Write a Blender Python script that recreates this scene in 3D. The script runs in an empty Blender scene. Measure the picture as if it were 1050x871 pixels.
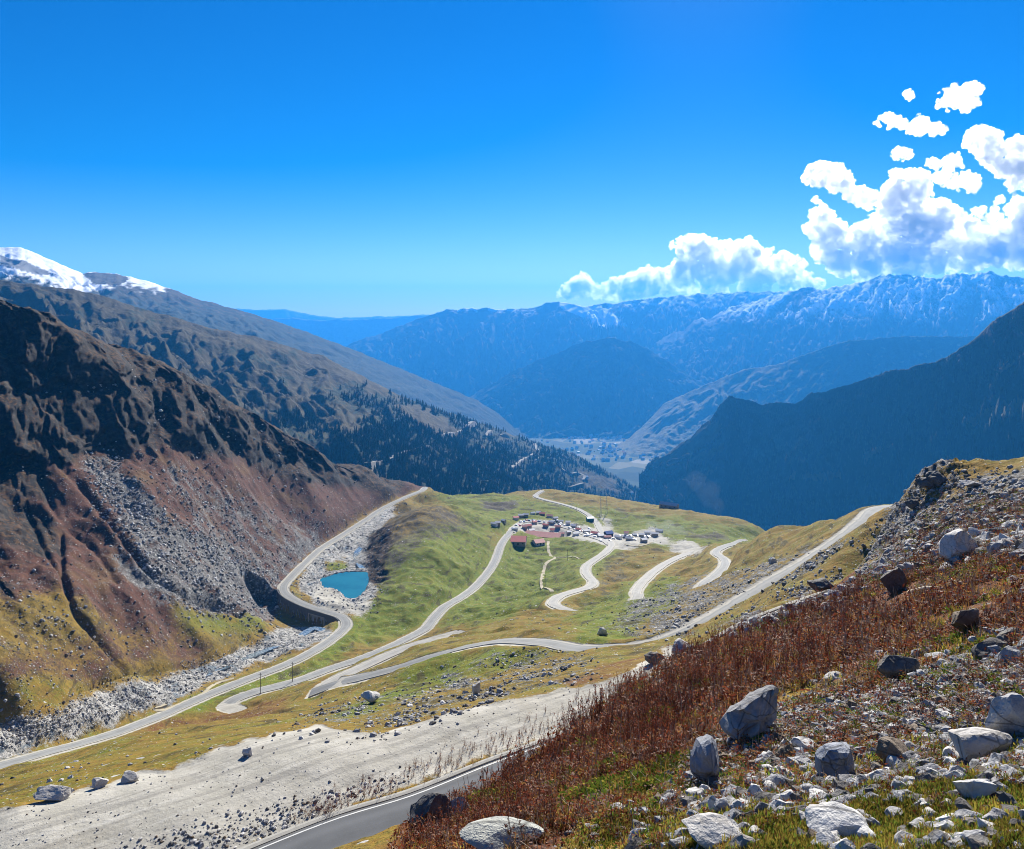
import bpy, bmesh, math, random
import numpy as np
from math import radians, sin, cos, pi
from mathutils import Vector, Matrix, Euler

RNG = np.random.default_rng(7)
random.seed(7)
F, HX, HY = 850.0, 525.0, 320.0      # focal length in photo pixels, principal column, eye-level row
sc = bpy.context.scene
COL = sc.collection

def W(px, py, Y):
    """photo pixel + distance along the view axis -> point in metres"""
    return Vector((Y*(px-HX)/F, Y, -Y*(py-HY)/F))

# ------------------------------------------------------------------ object helpers
def tag(o, label=None, cat=None, group=None, kind=None):
    if label: o['label'] = label
    if cat: o['category'] = cat
    if group: o['group'] = group
    if kind: o['kind'] = kind
    return o

def empty(name, loc, rz=0.0):
    o = bpy.data.objects.new(name, None); COL.objects.link(o)
    o.location = loc; o.rotation_euler = (0, 0, rz)
    o.empty_display_size = 0.3
    return o

def mesh_np(name, V, faces, mats, parent=None, smooth=False, midx=None, link=True):
    """faces: (n,3) or (n,4) int array, or a list of such arrays"""
    me = bpy.data.meshes.new(name)
    V = np.asarray(V, dtype=np.float32)
    fl = faces if isinstance(faces, list) and isinstance(faces[0], np.ndarray) else [faces]
    fl = [np.asarray(f, dtype=np.int32) for f in fl if len(f)]
    me.vertices.add(len(V)); me.vertices.foreach_set('co', V.ravel())
    loops = np.concatenate([f.ravel() for f in fl])
    tot = np.concatenate([np.full(len(f), f.shape[1], np.int32) for f in fl])
    start = np.concatenate([[0], np.cumsum(tot)[:-1]]).astype(np.int32)
    me.loops.add(len(loops)); me.loops.foreach_set('vertex_index', loops)
    me.polygons.add(len(tot)); me.polygons.foreach_set('loop_start', start)
    me.polygons.foreach_set('loop_total', tot)
    if midx is not None: me.polygons.foreach_set('material_index', np.asarray(midx, np.int32))
    me.polygons.foreach_set('use_smooth', np.full(len(tot), smooth, dtype=bool))
    me.update(calc_edges=True)
    for m in (mats if isinstance(mats, (list, tuple)) else [mats]): me.materials.append(m)
    o = bpy.data.objects.new(name, me)
    if link: COL.objects.link(o)
    if parent: o.parent = parent
    return o

class MB:
    """collects primitive solids, then links them as one mesh object"""
    def __init__(self): self.v=[]; self.q=[]; self.mi=[]
    def raw(self, vs, fs, mi=0):
        b=len(self.v); self.v += [tuple(p) for p in vs]
        for f in fs: self.q.append([b+i for i in f]); self.mi.append(mi)
        return self
    def box(self, c, s, rz=0.0, mi=0, taper=1.0):
        cx,cy,cz=c; sx,sy,sz=[k/2 for k in s]; vs=[]
        for z,k in ((-sz,1.0),(sz,taper)):
            for x,y in ((-sx,-sy),(sx,-sy),(sx,sy),(-sx,sy)):
                x*=k; y*=k
                vs.append((cx+x*cos(rz)-y*sin(rz), cy+x*sin(rz)+y*cos(rz), cz+z))
        return self.raw(vs, [(3,2,1,0),(4,5,6,7),(0,1,5,4),(1,2,6,5),(2,3,7,6),(3,0,4,7)], mi)
    def tube(self, pts, r, n=6, mi=0):
        pts=[Vector(p) for p in pts]; rs = r if isinstance(r,(list,tuple)) else [r]*len(pts)
        vs=[]; fs=[]
        for i,p in enumerate(pts):
            d=(pts[min(i+1,len(pts)-1)]-pts[max(i-1,0)]).normalized()
            a=d.cross(Vector((0.31,0.17,1)) if abs(d.z)<0.9 else Vector((1,0.2,0))).normalized(); b=d.cross(a)
            for k in range(n):
                t=2*pi*k/n; vs.append(p+(a*cos(t)+b*sin(t))*rs[i])
        for i in range(len(pts)-1):
            for k in range(n):
                k2=(k+1)%n; fs.append((i*n+k,i*n+k2,(i+1)*n+k2,(i+1)*n+k))
        fs.append(tuple(range(n-1,-1,-1))); fs.append(tuple((len(pts)-1)*n+k for k in range(n)))
        return self.raw(vs,fs,mi)
    def build(self, name, mats, parent=None, smooth=False):
        me=bpy.data.meshes.new(name); me.from_pydata(self.v,[],self.q)
        for m in (mats if isinstance(mats,(list,tuple)) else [mats]): me.materials.append(m)
        me.polygons.foreach_set('material_index',self.mi)
        me.polygons.foreach_set('use_smooth',[smooth]*len(self.q))
        me.update()
        o=bpy.data.objects.new(name,me); COL.objects.link(o)
        if parent: o.parent=parent
        return o

# ------------------------------------------------------------------ numpy noise
_P = RNG.permutation(1024).astype(np.int32); _P = np.concatenate([_P,_P,_P])
_G = np.stack([np.cos(np.arange(1024)*2*pi/1024*37), np.sin(np.arange(1024)*2*pi/1024*37)],1)
def perlin(x, y, seed=0):
    x = np.asarray(x,float)+seed*17.31; y=np.asarray(y,float)+seed*9.73
    xi=np.floor(x).astype(np.int64); yi=np.floor(y).astype(np.int64)
    xf=x-xi; yf=y-yi; xi&=1023; yi&=1023
    u=xf*xf*xf*(xf*(xf*6-15)+10); v=yf*yf*yf*(yf*(yf*6-15)+10)
    def g(ix,iy,dx,dy):
        h=_P[_P[ix&1023]+(iy&1023)]&1023
        return _G[h,0]*dx+_G[h,1]*dy
    a=g(xi,yi,xf,yf); b=g(xi+1,yi,xf-1,yf); c=g(xi,yi+1,xf,yf-1); d=g(xi+1,yi+1,xf-1,yf-1)
    return 1.4*((a*(1-u)+b*u)*(1-v)+(c*(1-u)+d*u)*v)
def fbm(x,y,oct=5,gain=.5,lac=2.03,seed=0):
    s=0; a=1
    for i in range(oct): s=s+a*perlin(x,y,seed+i*3); a*=gain; x=x*lac; y=y*lac
    return s
def ridged(x,y,oct=5,gain=.5,lac=2.03,seed=0):
    s=0; a=1; t=0
    for i in range(oct):
        s=s+a*(1-np.abs(perlin(x,y,seed+i*3))*1.6); t+=a; a*=gain; x=x*lac; y=y*lac
    return np.clip(s/t,0,1)                       # 1 on ridges, ~0 in gullies
def sstep(a,b,x):
    t=np.clip((x-a)/(b-a),0,1); return t*t*(3-2*t)
def inpoly(px,py,poly):
    r=np.zeros(np.shape(px),bool); n=len(poly)
    for i in range(n):
        x1,y1=poly[i]; x2,y2=poly[(i+1)%n]
        if y1==y2: continue
        c=((y1>py)!=(y2>py)) & (px < (x2-x1)*(py-y1)/(y2-y1)+x1); r^=c
    return r
def polydist(x,y,pts):
    """distance to a polyline and the parameter (segment index + fraction) of the nearest point"""
    best=np.full(np.shape(x),1e18); par=np.zeros(np.shape(x))
    for i in range(len(pts)-1):
        ax,ay=pts[i][:2]; bx,by=pts[i+1][:2]; dx,dy=bx-ax,by-ay; L=dx*dx+dy*dy+1e-12
        t=np.clip(((x-ax)*dx+(y-ay)*dy)/L,0,1); d=(x-ax-t*dx)**2+(y-ay-t*dy)**2
        m=d<best; best=np.where(m,d,best); par=np.where(m,i+t,par)
    return np.sqrt(best),par
def catmull(pts,step):
    """dense smooth curve through 3-D points"""
    P=[np.array(p,float) for p in pts]; P=[2*P[0]-P[1]]+P+[2*P[-1]-P[-2]]; out=[]
    for i in range(1,len(P)-2):
        p0,p1,p2,p3=P[i-1],P[i],P[i+1],P[i+2]
        n=max(2,int(np.linalg.norm(p2-p1)/step))
        a=.5
        t0=0; t1=t0+np.linalg.norm(p1-p0)**a+1e-6; t2=t1+np.linalg.norm(p2-p1)**a+1e-6; t3=t2+np.linalg.norm(p3-p2)**a+1e-6
        for k in range(n):
            t=t1+(t2-t1)*k/n
            A1=(t1-t)/(t1-t0)*p0+(t-t0)/(t1-t0)*p1; A2=(t2-t)/(t2-t1)*p1+(t-t1)/(t2-t1)*p2; A3=(t3-t)/(t3-t2)*p2+(t-t2)/(t3-t2)*p3
            B1=(t2-t)/(t2-t0)*A1+(t-t0)/(t2-t0)*A2; B2=(t3-t)/(t3-t1)*A2+(t-t1)/(t3-t1)*A3
            out.append((t2-t)/(t2-t1)*B1+(t-t1)/(t2-t1)*B2)
    out.append(P[-2]); return np.array(out)

# ------------------------------------------------------------------ node helpers
class NT:
    def __init__(s,name):
        s.mat=bpy.data.materials.new(name); s.mat.use_nodes=True; s.t=s.mat.node_tree; s.t.nodes.clear()
        s.out=s.n('ShaderNodeOutputMaterial')
    def n(s,typ,**kw):
        nd=s.t.nodes.new(typ)
        for k,v in kw.items(): setattr(nd,k,v)
        return nd
    def put(s,sock,v):
        if isinstance(v,bpy.types.NodeSocket): s.t.links.new(v,sock)
        elif isinstance(v,(tuple,list)) and len(v)==3 and sock.type=='RGBA': sock.default_value=(*v,1)
        else: sock.default_value=v
    def pos(s): return s.n('ShaderNodeNewGeometry').outputs['Position']
    def obj(s): return s.n('ShaderNodeTexCoord').outputs['Object']
    def math(s,op,a,b=0.0,c=None,clamp=False):
        nd=s.n('ShaderNodeMath',operation=op,use_clamp=clamp); s.put(nd.inputs[0],a); s.put(nd.inputs[1],b)
        if c is not None: s.put(nd.inputs[2],c)
        return nd.outputs[0]
    def vmul(s,v,k):
        nd=s.n('ShaderNodeVectorMath',operation='MULTIPLY'); s.put(nd.inputs[0],v); nd.inputs[1].default_value=k if isinstance(k,(tuple,list)) else (k,k,k)
        return nd.outputs[0]
    def noise(s,vec,scale,detail=5,rough=.55,dist=0.0):
        nd=s.n('ShaderNodeTexNoise'); s.put(nd.inputs['Vector'],vec); s.put(nd.inputs['Scale'],scale)
        nd.inputs['Detail'].default_value=detail; nd.inputs['Roughness'].default_value=rough; nd.inputs['Distortion'].default_value=dist
        return nd.outputs['Fac']
    def vor(s,vec,scale,feature='F1',rand=1.0):
        nd=s.n('ShaderNodeTexVoronoi',feature=feature); s.put(nd.inputs['Vector'],vec); nd.inputs['Scale'].default_value=scale
        nd.inputs['Randomness'].default_value=rand
        return nd
    def remap(s,v,a,b,c=0.0,d=1.0,smooth=True):
        nd=s.n('ShaderNodeMapRange'); nd.interpolation_type='SMOOTHSTEP' if smooth else 'LINEAR'
        s.put(nd.inputs['Value'],v); s.put(nd.inputs['From Min'],a); s.put(nd.inputs['From Max'],b)
        s.put(nd.inputs['To Min'],c); s.put(nd.inputs['To Max'],d); return nd.outputs['Result']
    def mix(s,f,a,b,mode='MIX'):
        nd=s.n('ShaderNodeMix',data_type='RGBA',blend_type=mode); s.put(nd.inputs['Factor'],f)
        s.put(nd.inputs[6],a); s.put(nd.inputs[7],b); return nd.outputs[2]
    def ramp(s,f,stops):
        nd=s.n('ShaderNodeValToRGB'); s.put(nd.inputs[0],f); e=nd.color_ramp.elements
        while len(e)<len(stops): e.new(0.5)
        for el,(p,c) in zip(e,stops): el.position=p; el.color=(*c,1)
        return nd.outputs[0]
    def attr(s,name):
        nd=s.n('ShaderNodeAttribute'); nd.attribute_name=name; return nd
    def sep(s,v):
        nd=s.n('ShaderNodeSeparateXYZ'); s.put(nd.inputs[0],v); return nd.outputs
    def bump(s,h,strength=.5,dist=.1,normal=None):
        nd=s.n('ShaderNodeBump'); nd.inputs['Strength'].default_value=strength; s.put(nd.inputs['Distance'],dist)
        s.put(nd.inputs['Height'],h)
        if normal: s.put(nd.inputs['Normal'],normal)
        return nd.outputs[0]
    def bsdf(s,col,rough=.9,normal=None,spec=.2,**kw):
        nd=s.n('ShaderNodeBsdfPrincipled'); s.put(nd.inputs['Base Color'],col); s.put(nd.inputs['Roughness'],rough)
        nd.inputs['Specular IOR Level'].default_value=spec
        if normal: s.put(nd.inputs['Normal'],normal)
        for k,v in kw.items(): s.put(nd.inputs[k],v)
        s.t.links.new(nd.outputs[0],s.out.inputs['Surface']); return s.mat
def simple(name,col,rough=.85,var=.25,scale=.8,spec=.2,bump=0.0,**kw):
    m=NT(name); p=m.obj(); n=m.noise(p,scale,6,.6)
    c=m.mix(n,tuple(k*(1-var) for k in col),tuple(min(1,k*(1+var)) for k in col))
    nm=m.bump(m.noise(p,scale*6,4),.5,bump) if bump else None
    return m.bsdf(c,rough,nm,spec,**kw)
# ------------------------------------------------------------------ the valley: control points (photo column, photo row, distance in m)
ROADS = {   # name: (half width m, [(px,py,Y)...])
 'near':  (2.9, [(-330,1091,49.6),(0,982,57.8),(150,921,63.6),(272,868,69.8),(345,840,73.6),(420,817,77),(500,785,82.3),(581,754,88.1),(646,722,95.2),(700,682,105.7),(760,643,118.4),(820,618,128.4),(870,597,138),(905,588,147)]),
 'bench': (2.6, [(1010,521,372),(955,519,348),(900,520,319),(885,534,297),(870,548,280),(830,575,250),(780,605,223.7),(740,630,205.6),(700,650,193),(660,659.5,187.5),(600,658,190),(560,656,200),(510,656,215),(455,667,228),(412,684,232),(372,698,236),(338,710,238),(318,717,238)]),
 'old':   (2.0, [(318,719,240),(334,705,258),(375,684,278),(415,664,296),(445,656,306),(470,651,314)]),
 'west':  (2.7, [(524,545,790),(515,556,735),(505,580,650),(480,608,560),(455,622,510),(445,634,487),(436,645,466),(418,655,446),(400,663,428),(370,675,405),(340,686,388),(300,700,364),(262,709,348),(240,716,338),(232,722,331),(243,724,327)]),
 'river_road': (2.7, [(-90,809,220),(0,785,243),(50,770,260),(100,757,280),(150,742,305),(200,718,335),(250,698,365),(300,679,397),(328,663,424),(345,652,448),(355,641,470),(350,634,484),(335,627.5,493),(320,622,501),(303,615.5,514),(292,608,530),(291,601,545),(298,592,566),(310,580,602),(330,562,670),(355,546,740),(375,533,800),(393,521,860),(415,510,920),(432,503,970),(436,500,1000)]),
 'loop':  (2.7, [(655,612,420),(651,617,406),(640,622,393),(622,626,385),(604,627,386),(588,626,392),(578,625,399),(567,620,414),(572,612,436),(590,606,464),(604,602,485),(608,597,508),(601,588,552),(602,580,590),(620,567,655),(627,559,710),(624,553,760),(617,546,815),(609,533,900),(595,523,955),(577,517,1000),(556,512,1045),(549,509,1065),(556,503,1100)]),
 'mid':   (2.6, [(655,612,420),(652,608,432),(660,596,482),(675,583,548),(688,575,590),(702,569,625),(720,564,655)]),
 'east':  (2.6, [(716,604,384),(722,599,400),(735,589,434),(743,580,470),(742,573,504),(734,567,540),(742,561,575),(762,555,610)]),
 'village':(3.4,[(524,545,790),(530,539,832),(541,535,862),(560,537,858),(580,541,840),(600,548,798),(615,553,762),(626,557,722)]),
}
CP = []
def P(*a): CP.extend(a)
for r in ROADS.values(): P(*r[1])
# near hillside
for Y in (1.2,1.8,2.6,3.4):
    for px in (-600,-200,100,300,450,600,750,900,1050,1250,1500,1800):
        w = 592-.25*(px-525)
        if px<420: w += (420-px)*.2*(Y-1)/2
        P((px, w+1445/Y, Y))
P((420,868,14),(470,827,20),(520,799,24),(560,768,27),(600,741,30),(650,703,34),(690,671,40),(740,655,47),(800,632,56),(850,614,66),(885,599,75))
P((1050,740,8),(1050,600,25),(1050,540,50),(1050,500,80),(1050,483,105),(985,557,45),(915,602,40),(980,522,80),(960,491,125),(1000,489,118),(900,680,19),(860,785,7),(770,732,11),(730,780,9),(650,800,11),(700,705,24),(800,662,30),(850,642,38),(600,803,14),(550,835,13),(480,858,13),(950,730,9),(950,630,27),(820,730,12),(900,570,100),(900,545,130),(905,528,165),(880,585,96),(700,871,4.6),(515,866,6.5))
P((420,874,30),(420,890,48),(470,836,38),(520,814,45),(520,822,62),(560,785,48),(600,760,52),(600,768,68),(650,722,60),(650,735,76),(700,690,66),(700,700,84),(740,672,76),(800,645,95),(850,622,112))
P((0,1250,8),(0,1040,14),(0,1000,25),(0,1010,42),(200,1000,8),(200,935,14),(200,912,25),(200,918,45),(300,905,12),(300,890,25),(300,893,52),(-300,1300,10),(-300,1150,25),(-600,1500,10),(-600,1300,25),(-600,1250,40))
P((1500,380,20),(1500,350,60),(1500,340,200),(1500,420,700),(1250,440,40),(1250,420,110),(1250,440,200),(1250,520,500),(1800,330,20),(1800,300,100),(1800,350,600))
# gravel shelf beside the near road, and the slope below it
P((0,832,75),(60,817,78),(120,800,81),(200,782,84),(240,764,87),(330,748,91),(390,754,89),(450,735,93),(520,719,97),(600,703,101),(655,688,105),(0,880,68),(200,840,73),(350,790,81),(480,750,89),(-300,960,60))
P((0,828,82),(100,800,86),(250,758,98),(400,750,97),(520,716,106),(640,684,116))
P((0,800,112),(100,778,116),(150,768,132),(0,790,200),(150,756,190),(120,764,220),(250,746,140),(300,738,150),(250,730,240),(350,727,185),(400,722,150),(440,692,205),(500,700,150),(560,689,155),(560,670,182),(620,676,150),(650,671,160),(300,724,225),(-200,860,120),(-200,840,190))
# beyond the bench road
P((600,642,225),(560,641,300),(500,634,380),(700,626,255),(640,628,300),(760,592,320),(820,560,345),(850,540,365),(650,618,375),(700,608,340),(800,608,150),(850,592,152),(850,572,215),(800,600,200),(740,650,150),(700,662,160),(680,640,235),(620,640,270))
P((800,542,425),(850,531,385),(790,547,440),(875,523,345),(800,565,520),(850,580,470),(900,570,430),(950,600,600),(1050,500,300),(1050,520,400),(1050,600,650),(1000,505,240),(950,512,250))
# stream bed
P((320,641,489),(300,650,462),(250,673,410),(200,694,368),(150,708,328),(100,724,298),(50,738,272),(0,753,254),(-80,778,234),(290,645,478),(250,660,425),(200,680,385),(150,694,342),(100,708,312),(0,742,264),(290,662,436),(200,706,350),(120,732,300))
P((355,600,562),(345,604,548),(370,590,600),(372,565,690),(385,543,760),(397,526,850),(415,516,930),(360,612,530),(380,598,560),(340,612,535),(345,570,665))
# left slope: bank, talus, foot of the cliff, ridge, back
P((0,700,270),(100,690,320),(200,668,384),(270,640,455),(0,640,300),(0,580,350),(0,520,410),(0,480,440),(0,420,480),(0,312,560),(0,312,600),(60,640,322),(60,560,388),(60,470,470),(60,332,585),(100,640,345),(100,580,402),(100,510,470),(100,460,525),(100,350,625),(100,353,660))
P((150,640,375),(150,560,440),(150,490,510),(150,450,555),(180,378,668),(200,640,402),(200,580,462),(200,520,540),(200,475,595),(200,394,690),(200,400,730),(270,610,512),(270,560,580),(270,510,660),(260,480,690),(230,407,715),(270,435,765),(330,545,700),(330,520,728),(330,500,765),(300,454,810),(330,468,855),(330,475,900),(380,515,850),(380,500,880),(380,483,925),(425,496,985),(425,505,1040),(440,508,1040))
P((0,360,800),(0,480,1300),(150,420,900),(150,520,1300),(300,490,1000),(300,560,1350),(400,520,1150),(-300,200,500),(-300,180,560),(-300,260,900),(-300,450,1300),(-300,650,270),(-300,500,350),(-300,330,420),(-600,150,500),(-600,500,300),(-600,400,1200),(-300,760,230))
# grassy knoll and plateau
P((400,562,640),(400,592,560),(392,604,540),(392,575,600),(440,522,740),(420,535,710),(440,560,622),(440,602,532),(400,632,490),(370,645,468),(480,541,750),(470,572,632),(395,548,690),(460,525,760),(450,514,800))
P((540,592,640),(520,620,520),(470,640,450),(540,640,420),(540,570,720),(560,548,825),(480,521,930),(470,511,1000),(450,506,1030),(500,507,1080),(550,503,1110),(600,507,1100),(650,515,1075),(700,525,1020),(750,535,960),(785,545,890),(640,540,880),(680,545,820),(720,550,760),(660,565,680),(690,585,545),(640,585,570),(720,575,560),(700,590,480),(560,600,560),(600,620,430),(640,600,500))
P((550,535,1350),(480,545,1350),(650,560,1350),(720,570,1250),(785,600,1150),(450,540,1300),(850,620,900),(850,680,1350),(1000,700,1350))

EYE = 1445.0
cp = np.array(CP,float)
def uv(px,Y): return np.stack([(np.asarray(px)-HX)/F, np.log(np.asarray(Y))],-1)
A0 = uv(cp[:,0],cp[:,2]); val = cp[:,1]-EYE/cp[:,2]
def kern(d2): return np.sqrt(d2+0.03**2)
n=len(cp); D=((A0[:,None]-A0[None])**2).sum(-1)
K=np.zeros((n+3,n+3)); K[:n,:n]=kern(D)-np.eye(n)*0.0015; K[:n,n]=1; K[:n,n+1:]=A0; K[n:,:n]=K[:n,n:].T
sol=np.linalg.solve(K,np.concatenate([val,[0,0,0]]))
pxs=np.concatenate([np.arange(-600,-40,12.0),np.arange(-40,1230,1.6),np.arange(1230,1700,12.0)])
ls=np.concatenate([np.arange(math.log(1.15),math.log(20),0.009),np.arange(math.log(20),math.log(130),0.0055),np.arange(math.log(130),math.log(1130),0.0042),np.arange(math.log(1130),math.log(1400),.02)])
NC,NR=len(pxs),len(ls)
GPX,GL=np.meshgrid(pxs,ls); GY=np.exp(GL)
B=np.stack([(GPX-HX)/F,GL],-1).reshape(-1,2); wv=np.empty(len(B))
for i in range(0,len(B),20000):
    b=B[i:i+20000]; d2=((b[:,None,:]-A0[None])**2).sum(-1)
    wv[i:i+20000]=kern(d2)@sol[:n]+sol[n]+b@sol[n+1:]
GPY=wv.reshape(NR,NC)+EYE/GY
GX=GY*(GPX-HX)/F
GZ=-GY*(GPY-HY)/F
print('grid',NR,NC,'cp',n)

# masks in the world (distance and bearing)
mtn_line=np.interp(GY,[200,255,300,330,380,450,515,600,740,860,970,1000,1400],[-100,-22,80,128,203,272,284,303,348,386,425,440,470])
mtn=(GPX<mtn_line)&(GY>200)
mtn_w=sstep(0,60,(mtn_line-GPX))*sstep(200,260,GY)
split=np.interp(GPX,[-600,0,200,420,600,700,870,900,960,1050,1700],[38,52,58,66,80,93,120,200,250,250,400])
hill=GY<split
front=np.minimum.accumulate(GPY,axis=0)               # what the ground in front hides
PYE=front
VIS=GPY<=front+0.01

# ------------------------------------------------------------------ ground types painted on the visible ground
KIND={k:np.zeros((NR,NC)) for k in ('green','heath','scree','crag','gravel','river','rust','soil')}
jx=fbm(GX/14,GY/14,3,seed=5)*6*np.clip(60/GY,.2,1); 
QX=GPX+fbm(GPX/22,PYE/14,4,seed=11)*9; QY=PYE+fbm(GPX/22,PYE/14,4,seed=12)*5
def paint(kind,poly,w=1.0,only=None,clear=()):
    m=inpoly(QX,QY,poly).astype(float)*w
    if only is not None: m=m*only
    KIND[kind]=np.maximum(KIND[kind],m)
    for c in clear: KIND[c]=KIND[c]*(1-m)
nh=~hill; vl=(~hill)&(~mtn)
KIND['green'][:]=np.where(vl,0.4,0.3)
# left slope
KIND['heath'][mtn]=1.0
L=mtn
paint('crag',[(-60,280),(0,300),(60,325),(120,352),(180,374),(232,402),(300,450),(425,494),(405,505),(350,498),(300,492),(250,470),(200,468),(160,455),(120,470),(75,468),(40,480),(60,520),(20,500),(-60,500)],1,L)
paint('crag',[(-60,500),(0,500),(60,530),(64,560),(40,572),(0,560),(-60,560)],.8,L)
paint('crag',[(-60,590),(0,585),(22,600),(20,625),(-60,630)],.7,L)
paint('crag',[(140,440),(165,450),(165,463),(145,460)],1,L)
paint('scree',[(75,470),(120,470),(165,520),(230,560),(290,600),(290,640),(220,628),(160,590),(110,520)],.7,L)
paint('scree',[(160,470),(230,500),(330,540),(420,505),(440,500),(420,520),(330,575),(290,610),(240,570),(200,540)],.45,L)
paint('scree',[(300,560),(350,530),(420,505),(430,512),(350,560),(310,600),(295,600)],.9,L)
paint('scree',[(100,560),(180,585),(230,610),(260,640),(200,640),(130,600)],.8,L)
paint('green',[(-60,640),(40,600),(110,625),(180,640),(260,628),(290,640),(240,662),(150,690),(90,705),(0,745),(-60,760)],.42,L,('heath',))
paint('green',[(-60,575),(30,570),(100,610),(130,640),(60,660),(-60,700)],.25,L,('heath',))
paint('green',[(160,610),(250,625),(285,638),(240,650),(190,645)],.65,L,('heath','scree'))
# stream bed
paint('river',[(-60,765),(0,742),(60,728),(120,706),(180,690),(240,668),(300,640),(318,640),(345,650),(330,662),(285,672),(230,692),(180,715),(120,735),(60,750),(0,772),(-60,790)],1,nh,('green','heath','scree'))
paint('river',[(300,600),(320,570),(350,548),(385,520),(420,506),(400,530),(386,545),(380,575),(388,600),(372,622),(350,630),(320,618)],1,nh,('green','heath'))
paint('gravel',[(330,596),(352,605),(354,618),(366,618),(380,612),(388,618),(368,632),(340,628),(318,612)],.8,nh)
paint('green',[(333,578),(350,574),(362,580),(360,588),(338,590)],1,nh,('river',))
# knoll, plateau
paint('green',[(385,600),(400,560),(450,540),(500,530),(505,580),(470,610),(440,630),(420,650),(360,660),(330,690),(300,700),(345,650),(370,628)],.85,vl)
paint('soil',[(380,585),(384,545),(400,525),(440,515),(475,525),(500,540),(470,548),(430,560),(405,585),(398,604),(388,606)],.55,vl)
paint('crag',[(375,592),(378,560),(392,535),(404,540),(398,565),(392,604)],1,vl)
paint('green',[(440,505),(520,508),(620,520),(700,535),(640,560),(600,600),(560,620),(500,640),(450,640),(480,600),(510,560),(520,545),(470,530)],.75,vl)
paint('green',[(520,560),(560,556),(570,590),(545,615),(490,635),(470,620),(505,590)],1,vl)
paint('green',[(690,530),(790,545),(760,556),(700,562),(660,558)],.8,vl)
paint('green',[(640,600),(700,590),(700,620),(650,645),(570,640),(600,620)],.75,vl)
paint('soil',[(490,513),(530,516),(525,523),(495,522)],.9,vl)
paint('soil',[(690,540),(740,545),(750,556),(710,554)],.7,vl)
paint('gravel',[(522,538),(540,530),(600,540),(640,548),(690,545),(680,556),(630,564),(605,556),(575,548),(530,548)],.95,vl)
paint('gravel',[(612,527),(625,530),(628,545),(615,545)],.8,vl)
paint('gravel',[(683,557),(700,556),(735,566),(705,572),(690,568)],.8,vl)
paint('soil',[(610,575),(640,570),(650,590),(615,605)],.45,vl)
# slopes between the roads
paint('scree',[(620,640),(680,600),(740,590),(800,572),(860,548),(880,555),(830,585),(760,615),(710,650),(660,655)],.5,vl)
paint('scree',[(430,730),(450,690),(520,668),(600,668),(610,690),(520,715),(440,736)],.4,vl)
paint('scree',[(300,745),(330,722),(400,715),(440,700),(440,740),(390,755),(340,742)],.35,vl)
paint('scree',[(720,655),(800,610),(870,585),(880,600),(820,620),(760,645)],.55,vl)
paint('green',[(400,710),(440,670),(520,664),(560,672),(500,690),(430,715),(370,735),(330,740)],.75,vl)
paint('green',[(600,640),(650,640),(660,655),(590,655)],.8,vl)
paint('rust',[(90,752),(150,738),(230,722),(300,715),(300,730),(230,745),(150,755),(100,768)],.5,vl)
paint('rust',[(560,700),(620,680),(660,672),(690,660),(680,690),(600,705)],.5,vl)
paint('green',[(-60,800),(0,772),(60,750),(140,738),(200,712),(300,682),(300,700),(230,720),(140,744),(60,765),(0,785),(-60,810)],.8,vl)
paint('gravel',[(-60,870),(0,832),(60,817),(120,800),(200,782),(240,762),(330,744),(390,754),(450,736),(520,719),(600,703),(655,687),(690,662),(700,680),(646,716),(581,748),(420,806),(300,850),(272,864),(150,915),(0,980),(-60,1000)],1,np.ones_like(GX),('rust','scree','green','soil'))
paint('soil',[(100,900),(200,850),(330,815),(400,790),(410,800),(280,858),(150,915)],.55,vl)
# hillside
H=hill
paint('rust',[(380,900),(430,820),(620,690),(690,645),(800,605),(900,585),(1000,560),(1260,560),(1260,640),(1000,665),(900,695),(800,705),(740,745),(680,795),(600,835),(540,900)],1,H)
paint('scree',[(670,800),(740,745),(800,715),(900,695),(1000,665),(1260,650),(1260,790),(960,800),(850,830),(700,850)],.8,H)
paint('scree',[(800,625),(880,600),(900,530),(960,485),(1260,475),(1260,560),(1000,565),(900,590)],.6,H)
paint('green',[(680,900),(720,830),(850,830),(930,795),(1260,785),(1260,1200),(680,1200)],.75,H)
paint('scree',[(560,900),(600,840),(680,800),(850,830),(720,850),(700,900)],.5,H)
KIND['green']=np.where(H&(GY<4),0.7,KIND['green'])
def blur(a,k):
    for ax in (0,1):
        b=np.pad(a,[(k,k) if i==ax else (0,0) for i in (0,1)],mode='edge'); c=np.cumsum(b,axis=ax)
        c=np.concatenate([np.zeros_like(np.take(c,[0],axis=ax)),c],axis=ax); m=2*k+1
        a=(np.take(c,range(m,c.shape[ax]),axis=ax)-np.take(c,range(0,c.shape[ax]-m),axis=ax))/m
    return a
for k in KIND: KIND[k]=blur(blur(KIND[k],4),3)

# ------------------------------------------------------------------ relief too small for the control points
dz = (fbm(GX/26,GY/26,4,seed=21)*1.5+fbm(GX/70,GY/70,2,seed=121)*2.2*(GY>380)+(ridged(GX/38,GY/38,3,seed=122)-.62)*3.0*(GY>300)*(~mtn))*sstep(90,200,GY)*(1-.8*KIND['river']) + fbm(GX/5,GY/5,4,seed=22)*.22*sstep(20,60,GY)*(1-.8*KIND['gravel'])
dz += (fbm(GX/2.4,GY/2.4,4,seed=23)*.14+fbm(GX/.5,GY/.5,3,seed=24)*.035)*hill*sstep(1.2,3,GY)
dz += hill*sstep(30,80,GY)*fbm(GX/9,GY/9,4,seed=25)*.7
dz += KIND['scree']*(ridged(GX/3.2,GY/3.2,3,seed=26)-.6)*1.3*sstep(60,150,GY)
dz += KIND['river']*(ridged(GX/6,GY/6,3,seed=27)-.6)*1.6
sl=(GY*.75+GX*.65)                                     # along the contour of the left slope
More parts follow.
